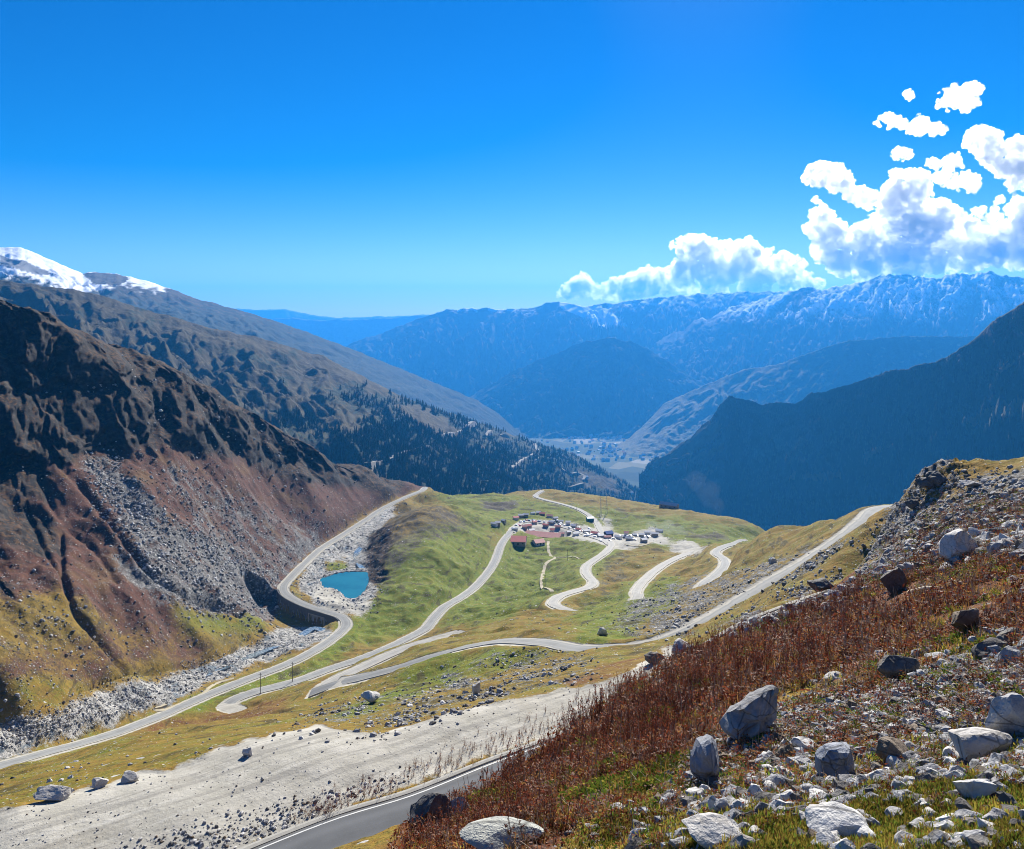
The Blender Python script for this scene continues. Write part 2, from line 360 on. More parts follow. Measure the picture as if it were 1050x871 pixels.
dz += mtn_w*((ridged(sl/55,(GX-GY*.5)/260,4,seed=31)-.62)*9+fbm(GX/30,GY/30,4,seed=32)*2.0)*sstep(235,320,GY)
dz += KIND['crag']*(~mtn)*((ridged(GX/14,GY/14,3,seed=36)-.6)*6)
dz += KIND['soil']*vl*fbm(GX/12,GY/12,3,seed=37)*1.2
def carve(line,depth,width):
    global dz
    d,_=polydist(GPX,PYE,line); dz=dz-depth*np.exp(-(d/width)**2)*mtn
carve([(28,520),(62,590),(75,625),(110,668),(130,690)],3,3)
carve([(60,470),(110,535),(160,592),(200,612),(245,628)],4.5,4)
carve([(62,540),(64,585),(70,610)],2.5,3)
carve([(40,490),(62,530),(95,560),(120,600)],2,3)
# cut banks along the stream
d,_=polydist(GPX,PYE,[(80,708),(130,690),(200,682),(240,664)]); dz-=2.5*np.exp(-(d/3)**2)*(GY>250)
# low terracettes on the grassy knoll and the plateau
dz += KIND['green']*vl*(GY>380)*np.sin((GZ*1.0+fbm(GX/30,GY/30,3,seed=38)*5)*1.7)*.5
# the outcrop on the crest of the hillside
d=np.hypot((GX-W(958,490,125).x)/6.5,(GY-125)/8); dz+=hill*np.exp(-d**2*1.2)*(1.2+1.8*ridged(GX/3,GY/3,3,seed=39))
d=np.hypot((GX-W(895,545,128).x)/4,(GY-128)/6); dz+=hill*np.exp(-d**2)*1.0*ridged(GX/2,GY/2,3,seed=40)
dz += mtn_w*fbm(GX/7,GY/7,4,seed=41)*.7
GZ=GZ+dz
# blocks and ledges of the crag stand out of the face
kc=KIND['crag']*mtn_w; ws=sl+fbm(sl/50,GZ/40,3,seed=33)*14; wz=GZ+fbm(sl/35,GZ/30,3,seed=44)*9-sl*.25
def steps(v,h): u=v/h; return (np.floor(u)+sstep(.55,1,u-np.floor(u)))*h
blk=steps(fbm(ws/46,wz/30,2,seed=34)*16,5)+steps(fbm(ws/17,wz/11,3,seed=45)*6,2.2)+(ridged(ws/9,wz/6,4,seed=46)-.6)*4.5+(ridged(ws/60,wz/160,2,seed=47)-.6)*30
GXD=GX+kc*blk*.65; GYD=GY-kc*blk*1.05

# ------------------------------------------------------------------ level the ground under each road
PATHS={}
for nm,(hw,pts) in ROADS.items():
    c=catmull([tuple(W(*p)+(Vector((1.6,-2.05,0)) if nm=='near' else Vector((0,0,0)))) for p in pts], 1.5 if nm=='near' else 3.0)
    k=9 if nm!='near' else 15                           # smooth the grade
    zp=np.pad(c[:,2],k,mode='edge'); c[:,2]=np.convolve(zp,np.ones(2*k+1)/(2*k+1),'valid')
    PATHS[nm]=(hw,c)
SH=0.22
for nm,(hw,c) in PATHS.items():
    m=(GX>c[:,0].min()-25)&(GX<c[:,0].max()+25)&(GY>c[:,1].min()-25)&(GY<c[:,1].max()+25)
    idx=np.where(m.ravel())[0]
    x=GX.ravel()[idx]; y=GY.ravel()[idx]
    d=np.full(len(x),1e9); zz=np.zeros(len(x))
    st=c[::2] if len(c)>60 else c
    for i in range(len(st)-1):
        ax,ay,az=st[i]; bx,by,bz=st[i+1]; near=(np.abs(x-ax)<30)&(np.abs(y-ay)<30)
        if not near.any(): continue
        xx=x[near]; yy=y[near]; L2=(bx-ax)**2+(by-ay)**2+1e-9
        t=np.clip(((xx-ax)*(bx-ax)+(yy-ay)*(by-ay))/L2,0,1); dd=np.hypot(xx-ax-t*(bx-ax),yy-ay-t*(by-ay))
        o=d[near]; z0=zz[near]; b=dd<o; z0[b]=(az+t*(bz-az))[b]; o[b]=dd[b]; d[near]=o; zz[near]=z0
    cell=np.maximum(.0045*y,.15)
    w=1-sstep(hw+1.0+cell*.5,hw+5.5+cell,d)
    gz=GZ.ravel(); gz[idx]=gz[idx]*(1-w)+(zz-(.07 if nm=='near' else .1+.0005*y))*w
    GZ=gz.reshape(NR,NC)
    # verge: bare ground beside the tarmac
    v=(1-sstep(hw+.4,hw+(2.6 if nm!='near' else 1.2),d))*.85; kk=KIND['gravel'].ravel(); kk[idx]=np.maximum(kk[idx],v); KIND['gravel']=kk.reshape(NR,NC)
# the drop below the causeway, so that its wall shows, and the pond basin
wall_a,wall_b=W(287,607,534),W(353,640,474)
def causeway_side(x,y):
    c=PATHS['river_road'][1]; dd,par=polydist(x,y,c[:,:2]); i=np.clip(par.astype(int),0,len(c)-2)
    side=(c[i+1,0]-c[i,0])*(y-c[i,1])-(c[i+1,1]-c[i,1])*(x-c[i,0])
    return dd,par,side,c[i,2]
ZP=W(355,602,560).z+.15
c=PATHS['river_road'][1]
i0=int(np.argmin(np.hypot(c[:,0]-W(353,637,478).x,c[:,1]-478))); i1=int(np.argmin(np.hypot(c[:,0]-W(291,604,538).x,c[:,1]-538)))
WALL_I=(i0,i1)
m=(GX>-170)&(GX<-60)&(GY>430)&(GY<575); idx=np.where(m.ravel())[0]
dd,par,side,zc=causeway_side(GX.ravel()[idx],GY.ravel()[idx])
on=(par>i0+.5)&(par<i1-.5)
gz=GZ.ravel(); z=gz[idx]
low=on&(side>0)&(dd>3.6)                               # the downhill side of the causeway, toward the camera
w=(1-sstep(14,30,dd))*low
z=z*(1-w)+np.minimum(z,zc-7.2)*w
low2=on&(dd<=3.6)
z=np.where(low2,np.minimum(z,zc-.5),z)
gz[idx]=z; GZ=gz.reshape(NR,NC)
POND=[(329,594),(344,589),(360,586.5),(377,587),(378.5,598),(374,610),(366,619),(356,620),(351,611),(343,605),(332,603)]
pd=[W(p[0],p[1],F*-ZP/(p[1]-HY)) for p in POND]
pin=inpoly(GX,GY,[(p.x,p.y) for p in pd]); e,_=polydist(GX,GY,[(p.x,p.y) for p in pd+pd[:1]])
near=(e<14)|pin
GZ=np.where(pin,np.minimum(GZ,ZP-.25-np.minimum(e,6)*.3),np.where(near&(GY>500)&(GY<640),np.maximum(GZ,ZP+.2+e*.02)*(1-sstep(8,14,e))+GZ*sstep(8,14,e),GZ))
KIND['river']=np.where(pin,0,KIND['river'])
GPY2=HY-GZ/GY*F
front2=np.minimum.accumulate(GPY2,axis=0)

def ground_z(x,y):
    """height of the valley surface"""
    x=np.asarray(x,float); y=np.asarray(y,float)
    px=HX+F*x/y; j=np.clip(np.searchsorted(pxs,px)-1,0,NC-2); i=np.clip(np.searchsorted(ls,np.log(y))-1,0,NR-2)
    u=np.clip((px-pxs[j])/(pxs[j+1]-pxs[j]),0,1); v=np.clip((np.log(y)-ls[i])/(ls[i+1]-ls[i]),0,1)
    return (GZ[i,j]*(1-u)+GZ[i,j+1]*u)*(1-v)+(GZ[i+1,j]*(1-u)+GZ[i+1,j+1]*u)*v
def hit(px,py):
    """first ground point met by the sight line through a photo pixel"""
    j=int(np.clip(np.searchsorted(pxs,px),1,NC-1)); col=front2[:,j]
    i=int(np.searchsorted(-col,-py)); i=min(max(i,1),NR-1)
    a,b=col[i-1],col[i]; t=0 if a==b else np.clip((a-py)/(a-b),0,1)
    Y=math.exp(ls[i-1]+(ls[i]-ls[i-1])*t); X=Y*(px-HX)/F
    return Vector((X,Y,float(ground_z(X,Y))))
def hits(px,py):
    out=np.empty((len(px),3))
    for k in range(len(px)): out[k]=hit(px[k],py[k])
    return out
def kind_at(kind,x,y):
    px=HX+F*x/y; j=np.clip(np.searchsorted(pxs,px),0,NC-1); i=np.clip(np.searchsorted(ls,np.log(y)),0,NR-1)
    return KIND[kind][i,j]
# ------------------------------------------------------------------ materials of the land
def land_material():
    m=NT('land'); p=m.pos()
    a=m.attr('cover_a'); b=m.attr('cover_b')
    sa=m.n('ShaderNodeSeparateColor'); m.put(sa.inputs[0],a.outputs['Color']); sb=m.n('ShaderNodeSeparateColor'); m.put(sb.inputs[0],b.outputs['Color'])
    green,heath,scree,crag=sa.outputs[0],sa.outputs[1],sa.outputs[2],a.outputs['Alpha']
    gravel,river,rust,soil=sb.outputs[0],sb.outputs[1],sb.outputs[2],b.outputs['Alpha']
    nb=m.noise(p,.045,7,.6); nm=m.noise(p,.33,7,.62); nf=m.noise(p,3.1,6,.65); ng=m.noise(p,22,4,.6)
    n1=m.noise(p,.11,8,.68); n2=m.noise(m.vmul(p,(1,1,2)),.8,7,.68)
    nmix=m.math('ADD',m.math('MULTIPLY',n1,.5),m.math('MULTIPLY',n2,.5))
    def cover(w,sharp=.18,k=.75):
        t=m.math('ADD',w,m.math('MULTIPLY',m.math('SUBTRACT',nmix,.5),k*4))
        return m.remap(t,.5-sharp,.5+sharp)
    # grass: olive to green with ochre stretches
    dry=m.mix(m.remap(nm,.35,.65),(.29,.17,.025),(.17,.09,.02))
    dry=m.mix(m.remap(nf,.4,.72),dry,(.19,.15,.035))
    grn=m.mix(m.remap(nm,.35,.66),(.115,.165,.009),(.2,.205,.016))
    grn=m.mix(m.remap(nf,.42,.75),grn,(.05,.085,.012))
    col=m.mix(cover(green,.3,.6),dry,grn)
    tus=m.noise(m.vmul(p,(1,.8,1.6)),1.7,6,.7)
    col=m.mix(m.remap(tus,.54,.68,0,.75),col,(.05,.05,.016)); col=m.mix(m.remap(n2,.56,.68,0,.6),col,(.1,.062,.025))
    con=m.noise(m.vmul(p,(.045,.045,.5)),1.0,6,.65)
    col=m.mix(m.remap(con,.53,.63,0,.8),col,(.06,.05,.018)); col=m.mix(m.remap(con,.44,.36,0,.4),col,(.2,.16,.03))
    # reddish heath
    ht=m.mix(m.remap(nm,.35,.65),(.115,.046,.028),(.055,.03,.022)); ht=m.mix(m.remap(nb,.5,.7),ht,(.12,.065,.025)); ht=m.mix(m.remap(nf,.52,.75),ht,(.17,.13,.1))
    col=m.mix(cover(heath,.2,.5),col,ht)
    # rust coloured dead herbs over soil
    rs=m.mix(m.remap(nf,.35,.65),(.13,.04,.018),(.22,.09,.025)); rs=m.mix(m.remap(ng,.45,.7),rs,(.055,.03,.018))
    col=m.mix(cover(rust,.25,.7),col,rs)
    sl=m.mix(m.remap(nf,.35,.7),(.05,.042,.03),(.12,.095,.06)); col=m.mix(cover(soil,.25,.8),col,sl)
    # loose stones: cells with a tone each, at two sizes
    v1=m.vor(p,.55); v2=m.vor(p,2.6); v3=m.vor(p,9.0)
    g1=m.n('ShaderNodeSeparateColor'); m.put(g1.inputs[0],v1.outputs['Color']); g2=m.n('ShaderNodeSeparateColor'); m.put(g2.inputs[0],v2.outputs['Color']); g3=m.n('ShaderNodeSeparateColor'); m.put(g3.inputs[0],v3.outputs['Color'])
    tone=m.math('ADD',m.math('MULTIPLY',g1.outputs[0],.4),m.math('ADD',m.math('MULTIPLY',g2.outputs[0],.35),m.math('MULTIPLY',g3.outputs[0],.25)))
    stone=m.ramp(tone,[(.15,(.06,.06,.062)),(.45,(.2,.195,.19)),(.7,(.33,.32,.3)),(.9,(.5,.49,.46))])
    gap=m.remap(m.math('MINIMUM',v2.outputs['Distance'],m.math('MULTIPLY',v1.outputs['Distance'],1.6)),.28,.62)
    stone=m.mix(m.math('MULTIPLY',gap,.75),stone,(.035,.033,.03))
    col=m.mix(cover(scree,.12,1.0),col,stone)
    rv=m.mix(m.remap(tone,.3,.7),(.12,.12,.11),(.46,.44,.4)); rv=m.mix(m.remap(m.noise(m.vmul(p,(.35,.18,.35)),.5,6,.65),.55,.64),rv,(.13,.16,.18))
    col=m.mix(cover(river,.15,.5),col,rv)
    rot=m.n('ShaderNodeVectorRotate'); m.put(rot.inputs['Vector'],p); rot.inputs['Angle'].default_value=-radians(37.5)
    rut=m.noise(m.vmul(rot.outputs[0],(.06,1.1,.3)),1.0,5,.6)
    gv=m.mix(m.remap(nm,.3,.7),(.37,.35,.29),(.47,.445,.38)); gv=m.mix(m.remap(rut,.5,.62,0,.75),gv,(.27,.255,.22)); gv=m.mix(m.remap(rut,.42,.34,0,.5),gv,(.54,.52,.46)); gv=m.mix(m.remap(nf,.52,.75),gv,(.3,.28,.23)); gv=m.mix(m.remap(ng,.58,.72),gv,(.22,.21,.18)); gv=m.mix(m.remap(n1,.5,.68,0,.55),gv,(.3,.275,.22))
    col=m.mix(cover(gravel,.12,.45),col,gv)
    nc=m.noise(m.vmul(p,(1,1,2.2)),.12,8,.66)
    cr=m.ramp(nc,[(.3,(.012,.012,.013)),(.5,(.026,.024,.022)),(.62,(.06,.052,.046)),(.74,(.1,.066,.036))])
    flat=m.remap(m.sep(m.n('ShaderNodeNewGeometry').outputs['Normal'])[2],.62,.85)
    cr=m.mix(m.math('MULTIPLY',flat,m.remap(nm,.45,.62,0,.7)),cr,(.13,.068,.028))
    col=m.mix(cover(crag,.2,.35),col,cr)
    # stray stones on any ground
    def stray(v,thr,rad,c):
        q=m.n('ShaderNodeSeparateColor'); m.put(q.inputs[0],v.outputs['Color'])
        k=m.math('MULTIPLY',m.math('SUBTRACT',1.0,crag,clamp=True),m.math('MULTIPLY',m.math('GREATER_THAN',m.math('ADD',q.outputs[1],m.math('MULTIPLY',m.math('SUBTRACT',n1,.5),.8)),thr),m.remap(v.outputs['Distance'],rad,rad*1.35,1,0)))
        return m.mix(m.math('MULTIPLY',k,m.remap(gravel,.3,.7,1,.25)),c,m.mix(q.outputs[2],(.22,.21,.2),(.55,.54,.5)))
    col=stray(v1,.97,.22,col); col=stray(v2,.92,.3,col)
    h=m.math('ADD',m.math('MULTIPLY',tus,.35),m.math('ADD',m.math('MULTIPLY',nm,.9),m.math('ADD',m.math('MULTIPLY',nf,.16),m.math('MULTIPLY',ng,.03))))
    hs=m.math('ADD',m.math('MULTIPLY',v1.outputs['Distance'],-.55),m.math('ADD',m.math('MULTIPLY',v2.outputs['Distance'],-.22),m.math('MULTIPLY',v3.outputs['Distance'],-.07)))
    h=m.math('ADD',h,m.math('MULTIPLY',hs,m.math('ADD',m.math('MAXIMUM',scree,m.math('MULTIPLY',river,.7)),.05)))
    h=m.math('ADD',h,m.math('MULTIPLY',nc,m.math('MULTIPLY',crag,2.0)))
    h=m.math('MULTIPLY',h,m.remap(gravel,.3,.8,1,.3))
    return m.bsdf(col,.95,m.bump(h,.75,1.0),.1)
M={}
M['land']=land_material()

def mountain_material(name,grass,dark,rock,snow_z=None,snow_soft=60,snow_patch=.5,forest=.5,scale=1.0,snow_dir=None):
    m=NT(name); p=m.pos(); z=m.sep(p)[2]
    nb=m.noise(p,.0035*scale,8,.6); nm=m.noise(p,.016*scale,7,.62); nf=m.noise(p,.09*scale,5,.62)
    c=m.mix(m.remap(nm,.35,.65),grass,tuple(k*.62 for k in grass))
    c=m.mix(m.remap(nf,.55,.75),c,rock)
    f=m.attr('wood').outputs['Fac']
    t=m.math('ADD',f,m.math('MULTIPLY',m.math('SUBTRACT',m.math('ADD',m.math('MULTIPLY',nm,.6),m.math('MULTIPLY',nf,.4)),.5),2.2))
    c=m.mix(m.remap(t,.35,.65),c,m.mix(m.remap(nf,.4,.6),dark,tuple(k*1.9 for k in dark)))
    cr=m.attr('bare').outputs['Fac']
    c=m.mix(m.remap(m.math('ADD',cr,m.math('SUBTRACT',nm,.5)),.4,.6),c,m.mix(m.remap(nf,.35,.65),rock,tuple(k*.45 for k in rock)))
    if snow_z is not None:
        nz=m.sep(m.n('ShaderNodeNewGeometry').outputs['Normal'])
        zz=m.math('ADD',z,m.math('MULTIPLY',m.math('SUBTRACT',nb,.5),snow_soft*3))
        s=m.remap(zz,snow_z-snow_soft,snow_z+snow_soft)
        q=m.math('ADD',m.math('MULTIPLY',nm,.55),m.math('ADD',m.math('MULTIPLY',nf,.3),m.math('MULTIPLY',m.attr('rib').outputs['Fac'],.5)))
        s=m.math('MULTIPLY',s,m.remap(q,snow_patch-.08,snow_patch+.08))
        s=m.math('MAXIMUM',s,m.attr('snow').outputs['Fac'])
        c=m.mix(s,c,(.82,.85,.9))
    return m.bsdf(c,.95,m.bump(m.math('ADD',nm,m.math('MULTIPLY',nf,.3)),.7,14/scale),.08)

# ------------------------------------------------------------------ the valley as three pieces of one surface
GV=np.stack([GXD,GYD,GZ],-1).reshape(-1,3)
ca=np.stack([KIND['green'],KIND['heath'],KIND['scree'],KIND['crag']],-1).reshape(-1,4)
cb=np.stack([KIND['gravel'],KIND['river'],KIND['rust'],KIND['soil']],-1).reshape(-1,4)
ii,jj=np.meshgrid(np.arange(NR-1),np.arange(NC-1),indexing='ij'); q0=(ii*NC+jj).ravel()
quads=np.stack([q0,q0+1,q0+NC+1,q0+NC],-1)
def piece(name,sel,mat=None,colour=True):
    f=quads[sel]; used=np.unique(f); remap=np.full(len(GV),-1,np.int64); remap[used]=np.arange(len(used))
    o=mesh_np(name,GV[used],remap[f],mat or M['land'],smooth=True)
    for nm,arr in (('cover_a',ca),('cover_b',cb)):
        at=o.data.color_attributes.new(nm,'FLOAT_COLOR','POINT'); at.data.foreach_set('color',arr[used].astype(np.float32).ravel())
    return tag(o,kind='structure')
hq=hill[:-1,:-1].ravel(); mq=mtn[:-1,:-1].ravel()
piece('hillside',hq); piece('mountain_slope',mq&~hq); piece('ground',~hq&~mq)

# ------------------------------------------------------------------ roads
def tarmac(name,base,worn,edge):
    m=NT(name); p=m.pos(); uvn=m.n('ShaderNodeUVMap'); u=m.sep(uvn.outputs[0])
    n=m.noise(p,.25,6,.6); f=m.noise(p,9,5,.6)
    c=m.mix(m.remap(n,.35,.65),base,tuple(k*.8 for k in base))
    tr=m.remap(m.math('ABSOLUTE',m.math('SUBTRACT',m.math('ABSOLUTE',m.math('SUBTRACT',u[0],.5)),.24)),.0,.13,1,0)
    c=m.mix(m.math('MULTIPLY',tr,.5),c,worn); c=m.mix(m.remap(f,.5,.8,0,.35),c,tuple(k*1.5 for k in base))
    e=m.math('ADD',m.math('ABSOLUTE',m.math('SUBTRACT',u[0],.5)),m.math('MULTIPLY',m.math('SUBTRACT',n,.5),.35))
    c=m.mix(m.remap(e,.38,.47),c,edge)
    return m.bsdf(c,.85,m.bump(f,.4,.02),.25)
M['tarmac']=tarmac('tarmac',(.1,.105,.11),(.14,.145,.15),(.125,.125,.12))
M['dusty']=tarmac('dusty_tarmac',(.29,.28,.25),(.36,.345,.31),(.4,.37,.3))
M['dusty_grey']=tarmac('dusty_grey_tarmac',(.21,.212,.2),(.28,.28,.26),(.36,.34,.28))
def strip(name,c,hw,mat,off=0.0,lift=0.0,skirt=.45,fade=True):
    t=np.gradient(c,axis=0); nrm=np.stack([t[:,1],-t[:,0]],-1); nrm/=np.linalg.norm(nrm,axis=1)[:,None]+1e-9
    k=np.arange(len(c)); wob=1+.05*np.sin(k*.31)+.04*np.sin(k*.83+1) if fade else np.ones(len(c))
    us=[-1,-1,-.5,0,.5,1,1] if skirt else [-1,1]; n=len(us); V=[];U=[]
    for q,u in enumerate(us):
        z=c[:,2]+lift+(.05*(1-abs(u)) if skirt else 0); 
        if skirt and q in (0,n-1): z=z-skirt
        w=hw*u*wob*(1.03 if skirt and q in (0,n-1) else 1)
        V.append(np.stack([c[:,0]+nrm[:,0]*(off+w),c[:,1]+nrm[:,1]*(off+w),z],-1)); U.append((u+1)/2)
    V=np.stack(V,1); L=len(c); i,j=np.meshgrid(np.arange(L-1),np.arange(n-1),indexing='ij'); q=(i*n+j).ravel()
    f=np.stack([q,q+n,q+n+1,q+1],-1)[:, ::-1]
    o=mesh_np(name,V.reshape(-1,3),f,mat,smooth=False)
    ul=o.data.uv_layers.new(name='UVMap'); uu=np.tile(np.array(U),L); vv=np.repeat(np.arange(L)*.5,n)
    li=np.empty(len(o.data.loops),np.int32); o.data.loops.foreach_get('vertex_index',li)
    ul.data.foreach_set('uv',np.stack([uu[li],vv[li]],-1).astype(np.float32).ravel())
    return o
ROAD_MAT={'near':'tarmac','bench':'dusty_grey','old':'dusty','west':'dusty_grey','river_road':'dusty_grey','loop':'dusty','mid':'dusty','east':'dusty_grey','village':'dusty'}
LIFT={'village':.06,'old':.03,'west':0}
for nm,(hw,c) in PATHS.items():
    c=c.copy()
    for e0,e1 in {'old':(1,1),'mid':(1,1),'east':(1,0),'loop':(0,0),'bench':(0,1),'west':(0,1)}.get(nm,(0,0)),:
        q=np.arange(len(c)); c[:,2]-=1.1*np.clip(1-q/5,0,1)**1.5*e0+1.1*np.clip(1-(len(c)-1-q)/5,0,1)**1.5*e1
    tag(strip('road',c,hw,M[ROAD_MAT[nm]],lift=LIFT.get(nm,0)),kind='structure')
# painted edge lines and concrete edging of the near road
M['paint']=simple('road_paint',(.62,.62,.58),.7,.3,3.0)
M['concrete']=simple('concrete',(.36,.345,.3),.9,.35,1.3,bump=.03)
cn=PATHS['near'][1]
tag(strip('road_marking',cn,.075,M['paint'],off=-2.55,lift=.022,skirt=0,fade=False),kind='structure')
tag(strip('road_marking',cn,.075,M['paint'],off=2.5,lift=.022,skirt=0,fade=False),kind='structure')
tag(strip('kerb',cn,.32,M['concrete'],off=-3.35,lift=.05,skirt=.3,fade=True),kind='structure')
# foot tracks on the plateau
def track(pts,hw,mat,lift=.12,step=2.0):
    a=[hit(*p) for p in pts]; c=catmull([tuple(v) for v in a],step); c[:,2]=ground_z(c[:,0],c[:,1])
    k=2; zp=np.pad(c[:,2],k,mode='edge'); c[:,2]=np.maximum(c[:,2],np.convolve(zp,np.ones(2*k+1)/(2*k+1),'valid'))
    return tag(strip('path',c,hw,mat,lift=lift,skirt=.8),kind='structure')
M['path']=simple('path_earth',(.4,.35,.24),.95,.3,.4)
track([(562,555),(563,567),(569,572),(559,580),(556,592),(556,602),(566,607)],1.3,M['path'])
track([(170,724),(157,728),(166,729),(185,722),(205,714),(226,700),(240,696)],.9,M['path'])
track([(571,572),(585,571),(600,572)],.8,M['path'])
track([(640,558),(655,560),(668,556)],1.0,M['path'])

# ------------------------------------------------------------------ far mountains: each from its skyline down to its foot
def range_mesh(name,ridge,foot,mat,step=1.6,rows=150,back=.5,amp=.10,freq=1.0,aniso=.35,prof=1.15,seed=0,jag=1.2,wood=None,bare=None,snow=None,smooth=True,shape=None):
    px=np.arange(ridge[0][0],ridge[-1][0]+.01,step)
    rp=np.array(ridge,float); fp=np.array(foot,float)
    ry=np.interp(px,rp[:,0],rp[:,1]); rY=np.interp(px,rp[:,0],rp[:,2]); fy=np.interp(px,fp[:,0],fp[:,1]); fY=np.interp(px,fp[:,0],fp[:,2])
    ry=ry+fbm(px/17,px*0,4,seed=seed)*jag*1.4+fbm(px/4,px*0,3,seed=seed+1)*jag*.5
    t=np.concatenate([np.linspace(0,1,rows),1+np.linspace(0,1,14)[1:]*1.0])
    T,PX=np.meshgrid(t,px,indexing='ij')
    RZ=-rY*(ry-HY)/F; FZ=-fY*(fy-HY)/F
    tt=np.clip(T,0,1); tb=np.clip(T-1,0,1)
    Y=fY+(rY-fY)*tt+tb*back*(rY-fY); X=Y*(PX-HX)/F
    Hh=(RZ-FZ); bd=back*np.abs(rY-fY); Y=np.where(T>1,rY+tb*bd,Y); X=Y*(PX-HX)/F
    Zb=FZ+Hh*tt**prof-np.where(T>1,np.maximum(Hh*.9,bd*.6-bd*RZ/rY*-1*0)*tb,0)
    Hh=np.abs(Hh)
    s=px/850*np.mean(rY)*.001*freq*8; S=np.broadcast_to(s,T.shape)
    wx=fbm(S*.35,T*2.2,4,seed=seed+2)*1.1
    R=ridged(S*.7+wx,T*aniso*10+wx+seed,6,gain=.55,seed=seed+3); R2=ridged(S*2.2+wx*2,T*aniso*26,4,seed=seed+9)
    w=np.clip((1-T)*3.2,0,1)**.8*np.clip(T*6,.25,1)
    rib=R*.8+R2*.2
    Z=Zb+np.where(T<=1,(rib-.78)*w*amp*Hh*2.2,0)+fbm(X/60*freq,Y/60*freq,4,seed=seed+12)*Hh*.006*w
    if shape is not None: Z=Z+shape(PX,T,X,Y)*w
    # keep the skyline: nothing in front may rise over the crest line
    V=np.stack([X,Y,Z],-1).reshape(-1,3); nr,nc=T.shape
    i,j=np.meshgrid(np.arange(nr-1),np.arange(nc-1),indexing='ij'); q=(i*nc+j).ravel()
    o=mesh_np(name,V,np.stack([q,q+1,q+nc+1,q+nc],-1),mat,smooth=smooth)
    PYv=HY-Z/Y*F
    def fa(nm,arr): at=o.data.attributes.new(nm,'FLOAT','POINT'); at.data.foreach_set('value',np.clip(arr,0,1).astype(np.float32).ravel())
    fa('rib',rib); fa('wood',wood(PX,PYv,T,Z) if wood else T*0); fa('bare',bare(PX,PYv,T,Z) if bare else T*0); fa('snow',snow(PX,PYv,T,Z) if snow else T*0)
    tag(o,kind='structure')
    return dict(o=o,X=X,Y=Y,Z=Z,PX=PX,PY=PYv,T=T,px=px,front=np.minimum.accumulate(PYv,axis=0))
def soft(poly,px,py,j=6,seed=3):
    return inpoly(px+fbm(px/16,py/10,4,seed=seed)*j,py+fbm(px/16,py/10,4,seed=seed+1)*j*.6,poly).astype(float)

EXT=lambda l: l
MT={}
# the long brown and wooded slope behind the crag, with the road zigzags
r2=[(-260,235,2000),(-100,268,2100),(0,287,2200),(50,294,2250),(100,301,2300),(143,316,2380),(200,332,2460),(267,347,2600),(333,366,2800),(400,401,3050),(450,420,3250),(500,436,3600),(540,451,3900),(580,463,4100),(620,481,4300),(650,500,4450),(690,525,4550),(720,540,4600)]
f2=[(-260,420,1250),(0,440,1250),(150,460,1260),(300,500,1330),(400,530,1400),(450,545,1450),(520,565,1600),(600,580,1900),(660,575,2300),(720,585,2800)]
M['slope2']=mountain_material('brown_wooded_slope',(.075,.06,.026),(.012,.02,.011),(.13,.115,.085))
def wood2(px,py,T,Z):
    base=.3+sstep(380,540,py+.3*px-60)*.5
    w=base+fbm(px/40,py/22,3,seed=41)*.35
    w=np.maximum(w,soft([(380,440),(440,430),(470,440),(540,500),(560,530),(480,530),(400,510),(400,480),(350,450)],px,py)*.9)
    w=w*(1-soft([(405,415),(440,420),(470,440),(465,450),(440,440),(415,430)],px,py)*.9)*(1-soft([(300,350),(345,375),(420,405),(440,415),(390,400),(320,378)],px,py)*.6)
    w=w*(1-soft([(590,480),(625,490),(640,505),(600,500)],px,py)*.7)*(1-soft([(200,350),(320,405),(380,445),(340,440),(250,395)],px,py)*.6)
    return np.clip(w,0,1)
MT['slope2']=range_mesh('mountain',r2,f2,M['slope2'],rows=240,amp=.2,freq=.5,shape=lambda px,T,X,Y:(ridged(px/60+T*1.8+fbm(px/70,T*3,3,seed=76)*.5,T*2+px/240,4,seed=75)-.65)*70,prof=1.0,seed=50,jag=.9,wood=wood2,bare=lambda px,py,T,Z:soft([(-100,300),(60,330),(200,385),(120,350),(0,315)],px,py)*.3)
# the higher ridge behind it with snow on its shoulder
r3=[(-260,215,4200),(-60,250,4400),(0,254,4500),(22,254,4520),(60,270,4600),(85,281,4700),(92,279,4720),(120,281,4800),(160,291,4900),(172,295,4950),(200,306,5000),(245,318,5100),(300,335,5300),(345,352,5500),(400,374,5800),(450,394,6100),(490,411,6400),(512,425,6500),(530,441,6600),(560,462,6700)]
f3=[(-260,330,2600),(0,335,2700),(200,375,2900),(345,430,3400),(450,470,4300),(530,490,5300),(560,495,5600)]
M['slope3']=mountain_material('high_shoulder',(.08,.065,.035),(.02,.03,.025),(.16,.15,.14),snow_z=400,snow_soft=20)
def snow3(px,py,T,Z):
    n=fbm(px/9,py/3,4,seed=61)*.5; r=np.interp(px,[p[0] for p in r3],[p[1] for p in r3]); dpt=py-r
    lim=np.interp(px,[-260,0,40,90,110,135,165,175],[60,30,26,22,14,8,6,-2])
    s=sstep(.25,-.25,(dpt-lim)/12+n)*(px<176)
    s=s*(1-soft([(84,280),(118,280),(132,286),(125,293),(95,291)],px,py,2)*.95)*(1-soft([(0,262),(30,270),(60,283),(40,282),(0,272)],px,py,2)*.8)
    return s
MT['slope3']=range_mesh('mountain',r3,f3,M['slope3'],amp=.12,freq=.5,prof=1.05,seed=70,jag=.7,wood=lambda px,py,T,Z:sstep(300,345,py-.12*px+40)*.7,snow=snow3)
